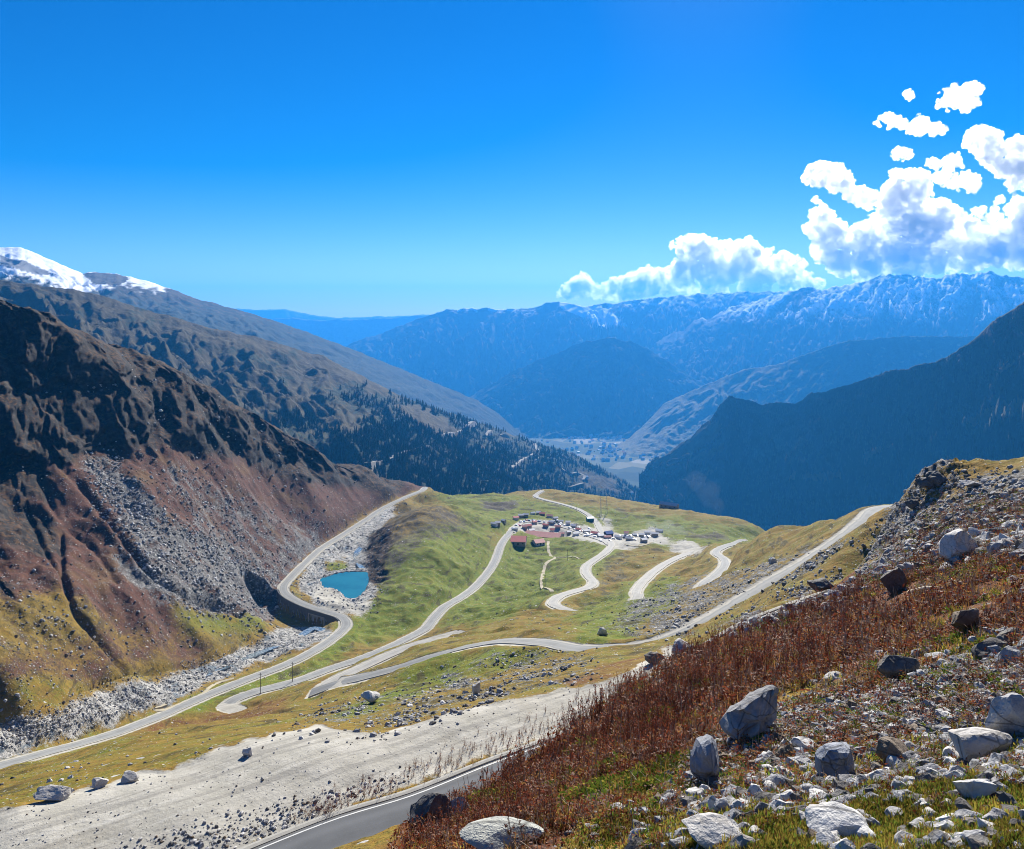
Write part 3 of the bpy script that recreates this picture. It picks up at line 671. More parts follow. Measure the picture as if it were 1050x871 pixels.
# two pale distant ridges at the end of the valley
M['distant']=mountain_material('distant_ridge',(.1,.1,.08),(.03,.04,.03),(.15,.15,.15))
MT['d1']=range_mesh('mountain',[(200,322,23000),(245,316,23000),(268,318,23000),(290,317,23000),(318,323,23000),(345,326,23000),(380,325,23000),(440,323,23000),(520,326,23000)],[(200,400,19000),(520,400,19000)],M['distant'],rows=50,amp=.15,freq=.25,seed=80,jag=.6)
MT['d2']=range_mesh('mountain',[(230,330,18500),(300,326,18500),(330,329,18500),(365,327,18500),(400,326,18500),(425,324,18500),(450,322,18500),(480,326,18500),(560,330,18500)],[(230,420,15500),(560,420,15500)],M['distant'],rows=50,amp=.15,freq=.3,seed=84,jag=.6)
# the blue range in the middle with the bright snow peak
r5=[(330,368,13000),(360,352,13000),(400,339,13000),(440,323,13000),(475,315,13000),(500,317,13000),(540,316,13000),(560,312,13000),(573,309,13000),(590,314,13000),(614,313,13300),(640,309,13500),(675,306,13700),(703,303,13900),(738,300,14100),(775,299,14300),(810,299,14500),(850,300,14500),(930,302,14500)]
f5=[(330,440,9800),(500,445,9800),(700,450,9800),(930,450,10000)]
M['range5']=mountain_material('middle_range',(.06,.06,.04),(.012,.018,.016),(.08,.08,.08),snow_z=-40,snow_soft=90,snow_patch=.86)
def snow5(px,py,T,Z):
    r=np.interp(px,[p[0] for p in r5],[p[1] for p in r5]); n=fbm(px/6,py/5,4,seed=62)
    s=soft([(571,306),(600,309),(626,320),(644,334),(618,334),(596,326),(577,316)],px,py,2)
    s=np.maximum(s,(np.abs(py-r-1)<2.0+1.5*n)*((px>468)&(px<490)|(px>500)&(px<530))*.9)
    s=np.maximum(s,sstep(.05,.35,n+.22-(py-r)/26)*(px>600)*.95)
    return s
MT['range5']=range_mesh('mountain',r5,f5,M['range5'],prof=.72,amp=.2,freq=.45,seed=90,jag=1.5,snow=snow5,wood=lambda px,py,T,Z:sstep(350,400,py)*.8)
r6=[(440,432,9600),(500,396,9600),(540,374,9600),(575,361,9600),(598,351,9600),(612,349,9600),(624,345,9600),(636,349,9600),(648,350,9600),(662,357,9600),(690,374,9500),(720,392,9400),(760,412,9300)]
f6=[(440,446,7900),(600,447,7900),(760,450,7900)]
M['range6']=mountain_material('middle_spur',(.06,.06,.03),(.012,.02,.015),(.1,.09,.08))
MT['range6']=range_mesh('mountain',r6,f6,M['range6'],amp=.34,freq=.42,seed=96,jag=1.6,wood=lambda px,py,T,Z:.55+fbm(px/20,py/12,3,seed=63)*.4)
# the snow streaked range on the right
r7=[(600,405,12000),(640,375,12000),(662,354,12000),(680,347,12000),(698,340,12000),(712,328,12000),(728,326,12000),(744,318,12000),(772,309,11900),(795,303,11800),(818,297,11700),(836,294,11600),(848,297,11600),(860,295,11500),(875,291,11500),(890,288,11400),(905,283,11400),(920,281,11300),(935,283,11300),(950,285,11200),(968,283,11200),(985,280,11100),(1000,281,11100),(1015,279,11000),(1035,283,11000),(1050,287,11000),(1120,280,11000),(1350,275,11000)]
f7=[(600,440,8600),(750,440,8200),(900,440,8000),(1350,440,7800)]
M['range7']=mountain_material('snow_range',(.04,.04,.035),(.01,.015,.015),(.06,.06,.063),snow_z=-60,snow_soft=130,snow_patch=.71)
def jagshape(px,T,X,Y):
    w=fbm(px/40,T*5,4,seed=74)*.9
    a=ridged(px/26+T*2.6+w,T*3.2+px/90,5,seed=65); b=ridged(px/30-T*2.4+w,T*3.0-px/110,5,seed=165)
    return (np.maximum(a,b)-.72)*230*sstep(.1,.7,T)
MT['range7']=range_mesh('mountain',r7,f7,M['range7'],step=1.2,rows=200,prof=.85,amp=.12,freq=.6,aniso=.5,seed=100,jag=2.4,wood=lambda px,py,T,Z:sstep(355,400,py+fbm(px/14,py/8,3,seed=64)*12)*.9,shape=jagshape)
# farmland spur in front of it
r8=[(590,474,6700),(625,462,7000),(645,450,7300),(660,436,7500),(680,414,7800),(720,396,7800),(761,380,7700),(798,373,7600),(833,360,7500),(870,350,7400),(920,345,7300),(1000,345,7300),(1300,340,7300)]
f8=[(590,478,6300),(625,474,6300),(660,476,6200),(700,478,6100),(800,480,6000),(1300,480,5600)]
M['range8']=mountain_material('farmland_spur',(.17,.15,.07),(.02,.035,.022),(.2,.18,.14))
MT['range8']=range_mesh('mountain',r8,f8,M['range8'],amp=.14,freq=.6,seed=110,jag=1.0,wood=lambda px,py,T,Z:.25+sstep(770,850,px)*.6+fbm(px/18,py/10,3,seed=66)*.45)
# the dark wooded mountain on the right
r9=[(655,492,4500),(669,474,4450),(690,461,4350),(710,446,4250),(729,428,4150),(738,414,4080),(747,406,4000),(761,409,3950),(778,415,3900),(800,414,3820),(815,414,3750),(830,405,3680),(855,398,3550),(879,392,3450),(909,381,3300),(931,378,3200),(955,371,3080),(975,363,2980),(992,352,2900),(1008,340,2820),(1022,328,2750),(1036,318,2680),(1050,308,2600),(1100,280,2500),(1350,190,2300)]
f9=[(655,505,3900),(700,548,3450),(740,578,3200),(800,600,2950),(900,620,2600),(1000,640,2200),(1350,640,1750)]
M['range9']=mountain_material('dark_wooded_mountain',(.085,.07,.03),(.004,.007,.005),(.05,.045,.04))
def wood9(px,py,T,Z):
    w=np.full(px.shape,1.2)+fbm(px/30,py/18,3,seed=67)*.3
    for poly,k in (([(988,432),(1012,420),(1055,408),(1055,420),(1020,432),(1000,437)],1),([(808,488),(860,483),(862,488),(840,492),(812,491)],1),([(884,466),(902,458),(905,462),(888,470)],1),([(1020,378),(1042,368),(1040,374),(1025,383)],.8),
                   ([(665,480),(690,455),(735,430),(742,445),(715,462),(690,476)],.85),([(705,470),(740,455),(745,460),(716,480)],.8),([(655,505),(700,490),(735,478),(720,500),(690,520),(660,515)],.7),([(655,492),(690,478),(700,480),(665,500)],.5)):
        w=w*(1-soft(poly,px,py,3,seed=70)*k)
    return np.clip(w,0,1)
def shape9(px,T,X,Y): return (ridged(px/70+T*1.6+fbm(px/60,T*3,3,seed=73)*.6,T*4+px/300,5,seed=68)-.62)*270
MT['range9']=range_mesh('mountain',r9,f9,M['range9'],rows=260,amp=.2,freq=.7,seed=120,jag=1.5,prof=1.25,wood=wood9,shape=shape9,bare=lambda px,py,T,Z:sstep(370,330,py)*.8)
# valley floor down to the town, and the land out to the horizon
m=NT('valley_fields'); p=m.pos(); v=m.vor(m.vmul(p,(1,.6,1)),.006); g=m.n('ShaderNodeSeparateColor'); m.put(g.inputs[0],v.outputs['Color'])
c=m.ramp(g.outputs[0],[(.2,(.05,.065,.03)),(.5,(.12,.12,.05)),(.75,(.2,.18,.1)),(.95,(.3,.27,.2))]); c=m.mix(m.remap(m.noise(p,.003,6),.5,.62),c,(.02,.035,.02))
M['fields']=m.bsdf(c,.95,None,.1)
FL=[(-14000,2500,-1300),(14000,2500,-1300),(14000,24300,-1400),(-14000,24300,-1400)]
xs=np.linspace(-14000,14000,80); ys=np.linspace(1800,24300,90); FX,FY=np.meshgrid(xs,ys); FZ=np.interp(FY,[1800,4500,6000,7200,8800,12000,24300],[-1150,-1080,-1110,-1165,-1260,-1330,-1500])+fbm(FX/900,FY/900,3,seed=71)*15
i,j=np.meshgrid(np.arange(89),np.arange(79),indexing='ij'); q=(i*80+j).ravel()
tag(mesh_np('valley_floor',np.stack([FX,FY,FZ],-1).reshape(-1,3),np.stack([q,q+1,q+81,q+80],-1),M['fields'],smooth=True),kind='structure')
xs=np.linspace(-14000,14000,4)
tag(mesh_np('terrain',[(-14000,-600,-1160),(14000,-600,-1160),(14000,1850,-1160),(-14000,1850,-1160)],[[0,1,2,3]],M['fields']),kind='structure')

# pond, stream water
m=NT('pond_water'); p=m.pos(); n=m.noise(m.vmul(p,(1,2,1)),1.2,4)
M['water']=m.bsdf(m.mix(m.remap(m.noise(p,.05,4),.35,.65),(.005,.12,.165),(.01,.16,.2)),.25,m.bump(n,.15,.03),.4)
x=[];cx=sum(p.x for p in pd)/len(pd); cy=sum(p.y for p in pd)/len(pd)
ring=catmull([(p.x,p.y,ZP) for p in pd+pd[:1]],2.0)[:-1]
V=[(cx,cy,ZP)]+[((a[0]-cx)*1.12+cx,(a[1]-cy)*1.12+cy,ZP) for a in ring]; n=len(ring)
tag(mesh_np('pond',V,[[0,1+k,1+(k+1)%n] for k in range(n)],M['water']),kind='structure')
m=NT('stream_water'); p=m.pos(); n=m.noise(m.vmul(p,(1,1,1)),.9,5)
M['stream']=m.bsdf(m.mix(m.remap(n,.4,.65),(.07,.11,.13),(.3,.34,.35)),.2,m.bump(n,.4,.15),.5)
def stream(pts,hw):
    a=[hit(*p) for p in pts]; c=catmull([tuple(v) for v in a],3.0); c[:,2]=ground_z(c[:,0],c[:,1])
    k=6; zp=np.pad(c[:,2],k,mode='edge'); c[:,2]=np.convolve(zp,np.ones(2*k+1)/(2*k+1),'valid')
    tag(strip('stream',c,hw,M['stream'],lift=-.1,skirt=.6),kind='structure')
stream([(338,645),(322,648),(300,655),(275,666),(250,676),(225,686),(205,693)],2.2)
stream([(375,585),(368,575),(366,567),(372,558)],2.4)

# ------------------------------------------------------------------ camera, sun, sky, air
cam=bpy.data.cameras.new('camera'); co=bpy.data.objects.new('camera',cam); COL.objects.link(co); sc.camera=co
co.location=(0,0,0); co.rotation_euler=(radians(90),0,0)
cam.sensor_width=36; cam.sensor_fit='HORIZONTAL'; cam.lens=36*F/1050; cam.shift_x=0; cam.shift_y=-(435.5-HY)/1050
cam.clip_start=.1; cam.clip_end=200000
SUN_EL,SUN_AZ=radians(29),radians(13)
sd=Vector((sin(SUN_AZ)*cos(SUN_EL),cos(SUN_AZ)*cos(SUN_EL),sin(SUN_EL)))
lt=bpy.data.lights.new('sun','SUN'); lt.energy=5.0; lt.angle=radians(.5); lt.color=(1,.95,.86)
lo=bpy.data.objects.new('sun',lt); COL.objects.link(lo); lo.rotation_euler=(-sd).to_track_quat('-Z','Y').to_euler(); lo.location=(0,0,200)
wd=bpy.data.worlds.new('World'); sc.world=wd; wd.use_nodes=True; t=wd.node_tree; t.nodes.clear()
sky=t.nodes.new('ShaderNodeTexSky'); sky.sky_type='NISHITA'; sky.sun_disc=False; sky.sun_elevation=SUN_EL; sky.sun_rotation=SUN_AZ
sky.altitude=3000; sky.air_density=1.3; sky.dust_density=0.8; sky.ozone_density=5.0
hs=t.nodes.new('ShaderNodeHueSaturation'); hs.inputs['Saturation'].default_value=1.5; hs.inputs['Value'].default_value=1.0; hs.inputs['Hue'].default_value=.512
bg=t.nodes.new('ShaderNodeBackground'); bg.inputs['Strength'].default_value=.05; wo=t.nodes.new('ShaderNodeOutputWorld')
t.links.new(sky.outputs[0],hs.inputs['Color']); t.links.new(hs.outputs[0],bg.inputs[0]); t.links.new(bg.outputs[0],wo.inputs[0])
hz=MB().box((0,12000,0),(29000,25400,3300),0)
hm=NT('haze_air'); v=hm.n('ShaderNodeVolumePrincipled'); v.inputs['Color'].default_value=(.05,.385,1.0,1); v.inputs['Density'].default_value=5.9e-5; v.inputs['Anisotropy'].default_value=.25
hm.t.links.new(v.outputs[0],hm.out.inputs['Volume'])
ho=hz.build('haze',hm.mat); tag(ho,kind='stuff')
for vtx in ho.data.vertices: vtx.co.z = -1560 if vtx.co.z<0 else 760
sc.view_settings.view_transform='Standard'; sc.view_settings.look='None'; sc.view_settings.gamma=1; sc.view_settings.exposure=1.05; sc.view_settings.use_curve_mapping=False
sc.cycles.use_adaptive_sampling=False; sc.cycles.filter_width=1.0; sc.cycles.use_denoising=True
try: sc.cycles.denoiser='OPENIMAGEDENOISE'
except Exception as e: print(e)
sc.cycles.max_bounces=14; sc.cycles.diffuse_bounces=2; sc.cycles.glossy_bounces=1; sc.cycles.volume_bounces=12; sc.cycles.transparent_max_bounces=8
# ------------------------------------------------------------------ rocks
def rock_material(name,lo,mid,hi,lichen=.0,scale=3.0):
    m=NT(name); p=m.obj(); g=m.pos()
    n=m.noise(g,scale*.35,8,.68); f=m.noise(g,scale*3.5,6,.66); rnd=m.n('ShaderNodeObjectInfo').outputs['Random']
    c=m.ramp(m.math('ADD',m.math('MULTIPLY',n,.6),m.math('MULTIPLY',f,.4)),[(.3,lo),(.5,mid),(.68,hi)])
    c=m.mix(m.math('MULTIPLY',rnd,.5),c,m.mix(.6,c,(.16,.12,.085)))
    cr=m.vor(m.vmul(g,(1,1,2.2)),scale*.6,'DISTANCE_TO_EDGE'); c=m.mix(m.remap(cr.outputs['Distance'],0,.03,.6,0),c,(.03,.028,.026))
    if lichen: c=m.mix(m.math('MULTIPLY',m.remap(m.noise(g,scale*1.3,5,.6),.55,.66),lichen),c,(.2,.13,.05))
    return m.bsdf(c,.85,m.bump(m.math('ADD',m.math('MULTIPLY',n,1.0),m.math('MULTIPLY',f,.35)),.9,.25/scale),.25)
M['rock_grey']=rock_material('grey_rock',(.13,.13,.135),(.32,.32,.32),(.56,.55,.52),.3)
M['rock_pale']=rock_material('pale_rock',(.34,.33,.3),(.58,.56,.52),(.74,.72,.67),.2)
M['rock_dark']=rock_material('dark_rock',(.035,.035,.038),(.1,.098,.095),(.24,.22,.2),.5)
M['rock_blue']=rock_material('slate_blue_rock',(.13,.15,.19),(.24,.27,.32),(.45,.46,.48),.1)
M['rock_brown']=rock_material('brown_rock',(.07,.05,.035),(.17,.125,.085),(.36,.3,.22),.5)

def rock_shape(seed,subdiv=3,cuts=9,rough=.12,squash=(1,1,1)):
    """an angular stone: a ball cut by random planes, then roughened; unit radius"""
    r=np.random.default_rng(seed); bm=bmesh.new(); bmesh.ops.create_icosphere(bm,subdivisions=subdiv,radius=1)
    V=np.array([v.co[:] for v in bm.verts]); Fc=np.array([[v.index for v in f.verts] for f in bm.faces]); bm.free()
    for k in range(cuts):
        n=r.normal(size=3); n/=np.linalg.norm(n); d=r.uniform(.42,.85); h=V@n
        V=V-np.outer(np.clip(h-d,0,None)*.96,n)
    if rough:
        n3=fbm(V[:,0]*1.3+V[:,2]*.7+seed,V[:,1]*1.3-V[:,2]*.9,5,gain=.55,seed=seed%50)
        V=V*(1+n3*rough)[:,None]
    return V*np.array(squash),Fc
STONE=[rock_shape(100+k,1,7,.10,(1,.8+.05*(k%4),.55+.06*(k%5))) for k in range(12)]
BOULD=[rock_shape(200+k,3,10,.13,(1,.75+.06*(k%4),.55+.09*(k%4))) for k in range(10)]
def rotm(r,n):
    a=r.uniform(0,2*pi,n); t=r.normal(0,.35,n); u=r.normal(0,.35,n)
    ca,sa,ct,st,cu,su=np.cos(a),np.sin(a),np.cos(t),np.sin(t),np.cos(u),np.sin(u); z=np.zeros(n); o=np.ones(n)
    Rz=np.stack([ca,-sa,z,sa,ca,z,z,z,o],-1).reshape(n,3,3); Rx=np.stack([o,z,z,z,ct,-st,z,st,ct],-1).reshape(n,3,3); Ry=np.stack([cu,z,su,z,o,z,-su,z,cu],-1).reshape(n,3,3)
    return Rz@Rx@Ry
def scatter_mesh(name,shapes,P,S,mats,r,rot=None,midx=None,smooth=False):
    """many copies of small shapes merged into one mesh"""
    n=len(P); R=rotm(r,n) if rot is None else rot; pick=r.integers(0,len(shapes),n); VV=[];FF=[];MM=[];b=0
    for k,(V,Fc) in enumerate(shapes):
        i=np.where(pick==k)[0]
        if not len(i): continue
        X=np.einsum('nij,vj->nvi',R[i],V)*S[i][:,None,None]+P[i][:,None,:]
        VV.append(X.reshape(-1,3)); off=b+np.arange(len(i))*len(V); FF.append((Fc[None]+off[:,None,None]).reshape(-1,Fc.shape[1])); b+=len(i)*len(V)
        if midx is not None: MM.append(np.repeat(midx[i],len(Fc)))
    return mesh_np(name,np.concatenate(VV),np.concatenate(FF),mats,smooth=smooth,midx=np.concatenate(MM) if MM else None)
def inside(poly,n,r,wY=0.0):
    """random ground points under an outline in the photo"""
    a=np.array(poly,float); out=[]
    while len(out)<n:
        x=r.uniform(a[:,0].min(),a[:,0].max(),n); y=r.uniform(a[:,1].min(),a[:,1].max(),n); k=inpoly(x,y,poly)
        out+=list(zip(x[k],y[k]))
    p=np.array(out[:n]); j=min(6,.08*np.ptp(a[:,1])); p=p+r.normal(0,1,p.shape)*np.array([j*1.4,j]); p[:,1]=np.minimum(p[:,1],878); return hits(p[:,0],p[:,1])
def road_clear(Pt,extra=1.0):
    ok=np.ones(len(Pt),bool)
    for nm,(hw,c) in PATHS.items():
        m=np.where((Pt[:,1]>c[:,1].min()-20)&(Pt[:,1]<c[:,1].max()+20))[0]
        for s0 in range(0,len(c),3):
            d=np.hypot(Pt[m,0]-c[s0,0],Pt[m,1]-c[s0,1]); ok[m]&=d>hw+extra+1.2
    return ok
r=np.random.default_rng(11)
FIELDS=[ # outline, number, size range in m, exponent
 ([(75,470),(120,470),(170,520),(230,560),(290,600),(285,640),(220,635),(160,600),(105,530)],4200,(.7,3.0)),
 ([(160,470),(230,500),(330,540),(420,505),(430,512),(350,565),(300,610),(235,580),(200,550)],2600,(.7,2.6)),
 ([(0,560),(100,600),(250,635),(280,645),(200,665),(100,685),(0,735)],480,(.5,2.2)),
 ([(60,330),(240,420),(380,490),(330,540),(200,500),(60,470)],500,(1.0,4.0)),
 ([(0,480),(120,490),(300,470),(425,500),(300,600),(285,640),(200,660),(60,690),(0,730)],2600,(.35,1.3)),
 ([(0,745),(60,728),(180,690),(300,642),(330,655),(285,672),(180,715),(60,750),(0,770)],4200,(.35,1.5)),
 ([(300,600),(350,548),(385,520),(420,506),(398,535),(385,575),(388,612),(370,630),(320,618)],1500,(.5,2.2)),
 ([(620,640),(680,600),(740,590),(800,572),(860,548),(880,555),(830,585),(760,615),(710,650),(660,655)],3000,(.25,1.5)),
 ([(430,730),(450,690),(520,668),(600,668),(610,690),(520,715),(440,736)],1900,(.2,1.2)),
 ([(290,745),(330,722),(400,712),(440,695),(440,740),(390,755),(340,742)],1200,(.2,1.2)),
 ([(720,655),(800,610),(870,585),(880,600),(820,620),(760,645)],1200,(.2,1.0)),
 ([(0,800),(100,770),(240,722),(440,690),(640,672),(600,700),(400,745),(240,765),(0,825)],700,(.2,.9)),
 ([(400,650),(520,600),(640,590),(760,570),(780,590),(660,640),(500,645)],900,(.3,1.3)),
 ([(440,510),(560,508),(760,535),(720,565),(600,600),(480,620),(500,560)],500,(.4,1.6)),
 ([(0,840),(240,765),(640,692),(420,800),(200,871),(0,871)],700,(.08,.35)),
 ([(120,871),(280,830),(415,792),(418,803),(300,850),(240,871)],900,(.1,.6)),
 ([(880,600),(900,530),(960,487),(1190,482),(1190,560),(985,570),(900,592)],7600,(.12,1.2)),
 ([(900,592),(1190,560),(1190,650),(900,690),(740,720),(800,620)],2000,(.06,.5)),
 ([(670,800),(740,745),(800,715),(900,690),(1190,650),(1190,790),(960,800),(850,830),(700,840)],17000,(.022,.19)),
 ([(560,870),(640,820),(720,830),(930,795),(1190,785),(1190,870),(600,870)],2300,(.02,.16)),
]
PP=[];SS=[];SRC=[]
for k,(poly,n,(a,b)) in enumerate(FIELDS):
    p=inside(poly,n,r); s=a*(b/a)**(r.random(n)**(3.6 if k in (17,18,19) else 2.2)); ok=road_clear(p,1.0 if k!=15 else -.2)
    if 7<=k<=12: ok&=fbm(p[:,0]/11,p[:,1]/11,3,seed=90+k)+r.normal(0,.12,n)>.02
    if k in (0,1): ok&=fbm(p[:,0]/16,p[:,1]/22,3,seed=90+k)+r.normal(0,.25,n)>-.25
    PP.append(p[ok]); SS.append(s[ok]); SRC.append(np.full(ok.sum(),k))
PP=np.concatenate(PP); SS=np.concatenate(SS)*.55; SRC=np.concatenate(SRC); PP[:,2]+=SS*np.where(SRC>=16,-.03,.1)
app=SS/PP[:,1]; order=np.argsort(-app); 
inview=(np.abs(PP[:,0]/PP[:,1]*F+HX-525)<520)
big=[i for i in order if inview[i]][:235]; isbig=np.zeros(len(PP),bool); isbig[big]=True
REGION={0:'grey scree slope',1:'reddish scree slope'}
def where(i):
    k=SRC[i]
    if k in (0,1,2,3,4): return ('left',)
    if k in (5,6): return ('stream',)
    if k in (7,8,9,10,11,12,13): return ('slope',)
    if k in (14,15): return ('gravel',)
    if k==16: return ('crest',)
    return ('near',)
INFO={'left':('weathered boulder lying on the reddish mountainside above the stream','boulders on the reddish mountainside'),
 'stream':('water worn boulder lying in the pale stony stream bed','boulders in the stream bed'),
 'slope':('grey boulder on the grassy slope between the winding roads','boulders between the winding roads'),
 'gravel':('grey stone lying along the pale gravel shelf','stones along the gravel shelf'),
 'crest':('rough grey boulder on the rocky crest of the near hillside','boulders on the hillside crest'),
 'near':('angular grey stone on the stony ground of the near hillside','loose stones on the near hillside')}
mats4=[M['rock_grey'],M['rock_pale'],M['rock_dark'],M['rock_brown']]
protos=[]
for k,(V,Fc) in enumerate(BOULD):
    for mm in ('rock_grey','rock_pale','rock_dark'):
        o=mesh_np('boulder',V,Fc,M[mm],link=False); protos.append(o.data); bpy.data.objects.remove(o)
for i in big:
    d=protos[int(r.integers(0,len(protos)))]; key=where(i)[0]
    o=bpy.data.objects.new('boulder' if key!='near' and key!='gravel' else 'stone',d); COL.objects.link(o)
    s=float(SS[i])*1.15; o.location=PP[i]; o.scale=(s,s,s); o.rotation_euler=(r.normal(0,.25),r.normal(0,.25),r.uniform(0,6.28))
    tag(o,INFO[key][0],'boulder' if o.name.startswith('boulder') else 'stone',INFO[key][1])
rest=np.where(~isbig)[0]
for nm,sel in (('rubble',np.isin(SRC[rest],(0,1,2,3,4))),('rubble',np.isin(SRC[rest],(5,6))),('rubble',np.isin(SRC[rest],(7,8,9,10,11,12,13,14,15))),('rubble',SRC[rest]>=16)):
    i=rest[sel]; mi=r.choice(4,len(i),p=[.42,.2,.3,.08] if SRC[i][0]<5 else ([.46,.15,.21,.18] if SRC[i][0]>=16 else [.45,.25,.22,.08])); 
    tag(scatter_mesh(nm,STONE,PP[i],SS[i],mats4,r,midx=mi),kind='stuff')

# the boulders one notices, each with its own shape
def boulder(px,py,w,h,mat,label,seed,squash=None,depth=1.0,rot=(0,0,0),cuts=10,name='boulder',cat='boulder',sink=.25,rough=.13,verts=None):
    """(px,py) is the middle of the foot in the photo; w and h its size there in pixels"""
    p=hit(px,py); k=p.y/F; V,Fc=rock_shape(seed,4,cuts,rough)
    V=V@np.array(Euler(rot).to_matrix()).T
    V/= (V.max(0)-V.min(0)); V-= (V.max(0)+V.min(0))/2
    V*=np.array([w*k,max(w,h)*k*depth*.8,h*k*(1+sink)]); V[:,2]+=h*k*(.5-sink*.5)
    o=mesh_np(name,V,Fc,M[mat],smooth=False); o.location=p+Vector((0,max(w,h)*k*depth*.3,0)); return tag(o,label,cat)
def outline_boulder(pts,mat,label,thick,seed,rough=.05):
    '''a boulder with the outline it shows in the photo, at its own distance, real size and depth'''
    a=np.array(pts,float); foot=a[a[:,1].argmax()]; p=hit(a[:,0].mean(),foot[1]-2); k=p.y/F
    d=[]                                                       # resample the outline
    for i in range(len(a)):
        for t in np.linspace(0,1,5)[:-1]: d.append(a[i]*(1-t)+a[(i+1)%len(a)]*t)
    d=np.array(d); cx,cy=a.mean(0); h=max(np.ptp(a[:,0]),np.ptp(a[:,1]))*k*thick; n=len(d)
    X=(d[:,0]-cx)*k; Z=-(d[:,1]-foot[1])*k; cz=-(cy-foot[1])*k; V=[];Fq=[]
    lay=[(.0,-.34,.1),(.45,-.33,.06),(.8,-.24,.03),(.97,-.1,0),(1.0,.05,0),(.97,.3,0),(.85,.65,0),(.55,.9,0),(.0,1.0,0)]
    for s_,y,dz_ in lay: V+= [(x*s_,y*h,cz+(z-cz)*s_-.12*h*max(y,0)) for x,z in zip(X,Z)]
    V=np.array(V)
    for l in range(len(lay)-1):
        for i in range(n): Fq.append((l*n+i,l*n+(i+1)%n,(l+1)*n+(i+1)%n,(l+1)*n+i))
    q=fbm(V[:,0]*3/h+V[:,1]*2/h+seed,V[:,2]*3/h-V[:,1]*1.3/h,4,seed=seed%40); q=np.round(q*5)/5*.6+q*.4
    rr=np.random.default_rng(seed); c0=np.array([0,.25*h,cz]); E=np.array([np.ptp(V[:,0])/2,.62*h,np.ptp(V[:,2])/2])
    for _ in range(9):
        nn=rr.normal(size=3); nn[1]=-abs(nn[1])*.9; nn/=np.linalg.norm(nn); hh=((V-c0)/E)@nn; V=V-np.outer(np.clip(hh-rr.uniform(.45,.78),0,None)*.96,nn)*E*np.array([.55,1,.55])
    V[:,1]+=q*h*rough*2.2; V[:,0]+=q*h*rough*.5
    o=mesh_np('boulder',V,np.array(Fq),M[mat]); o.location=p+Vector((k*(cx-a[:,0].mean()),h*.12,-.2*h)); return tag(o,label,'boulder')
outline_boulder([(972,570),(973,556),(980,545),(993,540),(1005,543),(1010,552),(1009,566),(1000,573),(984,575)],'rock_pale','large pale topped boulder standing alone among rust coloured plants below the crest',.9,301,.06)
boulder(918,607,28,25,'rock_dark','dark rounded boulder left of the fallen pale branch',302,cuts=8)
boulder(996,648,34,22,'rock_brown','brown flat topped block below the fallen pale branch',303,cuts=12,rot=(0,.1,0))
outline_boulder([(733,752),(752,730),(775,714),(798,702),(806,706),(804,722),(806,738),(780,748),(755,756)],'rock_grey','long slab tilted up to a sharp ridge beside the grey upright boulder',.5,304,.1)
outline_boulder([(712,800),(713,778),(720,762),(733,756),(746,764),(748,778),(740,790),(732,803),(722,806)],'rock_blue','upright blue grey boulder with a pale top at the left end of the stones',.9,305,.08)
outline_boulder([(842,798),(843,778),(852,767),(868,764),(884,766),(886,782),(880,800),(862,806)],'rock_blue','slate blue blocky boulder standing in the middle of the loose stones',.85,306,.07)
boulder(926,696,46,20,'rock_dark','low dark boulder lying at the lower edge of the rust coloured plants',307,cuts=9)
boulder(1042,757,44,40,'rock_grey','big squared grey boulder resting above the white flat boulder',308,cuts=12)
boulder(1016,781,58,26,'rock_pale','broad white boulder with a low rounded back above the green turf',309,cuts=7,rough=.1)
boulder(1004,824,42,20,'rock_pale','rectangular pale stone slab lying on the green turf',310,cuts=12,depth=.7)
boulder(864,862,62,20,'rock_pale','flat cream coloured slab at the near edge of the turf',311,cuts=8)
boulder(735,869,62,16,'rock_pale','whitish red stained rock at the bottom of the stony ground',312,cuts=8)
boulder(921,782,34,18,'rock_brown','small brown block with a shaded face among the loose stones',313,cuts=10)
boulder(827,770,24,9,'rock_pale','thin pale wedge of stone behind the slate blue boulder',314,cuts=8)
boulder(808,778,22,12,'rock_brown','rusty tent shaped stone left of the slate blue boulder',317,cuts=10)
boulder(800,812,30,14,'rock_grey','grey flat stone in front of the slate blue boulder',318,cuts=9)
boulder(672,682,22,11,'rock_dark','dark rough rock above the bushes where the roads draw together',319,cuts=10)
boulder(702,674,24,14,'rock_pale','white rock beside the dark rock above the bushes',320,cuts=9)
boulder(440,852,44,30,'rock_dark','black shaded boulder with pale top at the bush edge beside the road',321,cuts=8)
boulder(466,842,30,20,'rock_grey','smaller grey rock right of the black shaded boulder',322,cuts=9)
boulder(50,823,38,11,'rock_pale','long pale slab on the outer edge of the gravel shelf',323,cuts=12,depth=.7)
boulder(99,809,17,8,'rock_pale','rounded pale boulder beside the long slab on the gravel edge',324,cuts=8)
boulder(131,803,17,7,'rock_pale','white boulder with dark shade at its foot on the gravel edge',325,cuts=9)
boulder(253,776,11,8,'rock_pale','single white block on the gravel edge near the mound',326,cuts=12)
boulder(488,714,9,12,'rock_pale','white upright boulder in the rocky grass above the gravel shelf',327,cuts=10)
boulder(378,722,20,10,'rock_pale','flat grey white boulder in the grass below the bench road',328,cuts=10)
boulder(618,652,12,8,'rock_pale','white boulder just above the bench road',329,cuts=10)
boulder(1002,660,14,6,'rock_pale','small white stone below the brown flat topped block',330,cuts=9)
boulder(793,578,8,6,'rock_pale','pale boulder on the brown hillside beyond the bench road',331,cuts=9)
boulder(962,500,32,16,'rock_dark','jagged dark outcrop on the skyline of the near hillside',332,cuts=14,rough=.3)
boulder(938,520,15,8,'rock_dark','black angular rock on the crest left of the jagged outcrop',333,cuts=14,rough=.25)
boulder(1000,500,22,6,'rock_grey','low pale grey ledge right of the jagged outcrop',334,cuts=14,rough=.2)
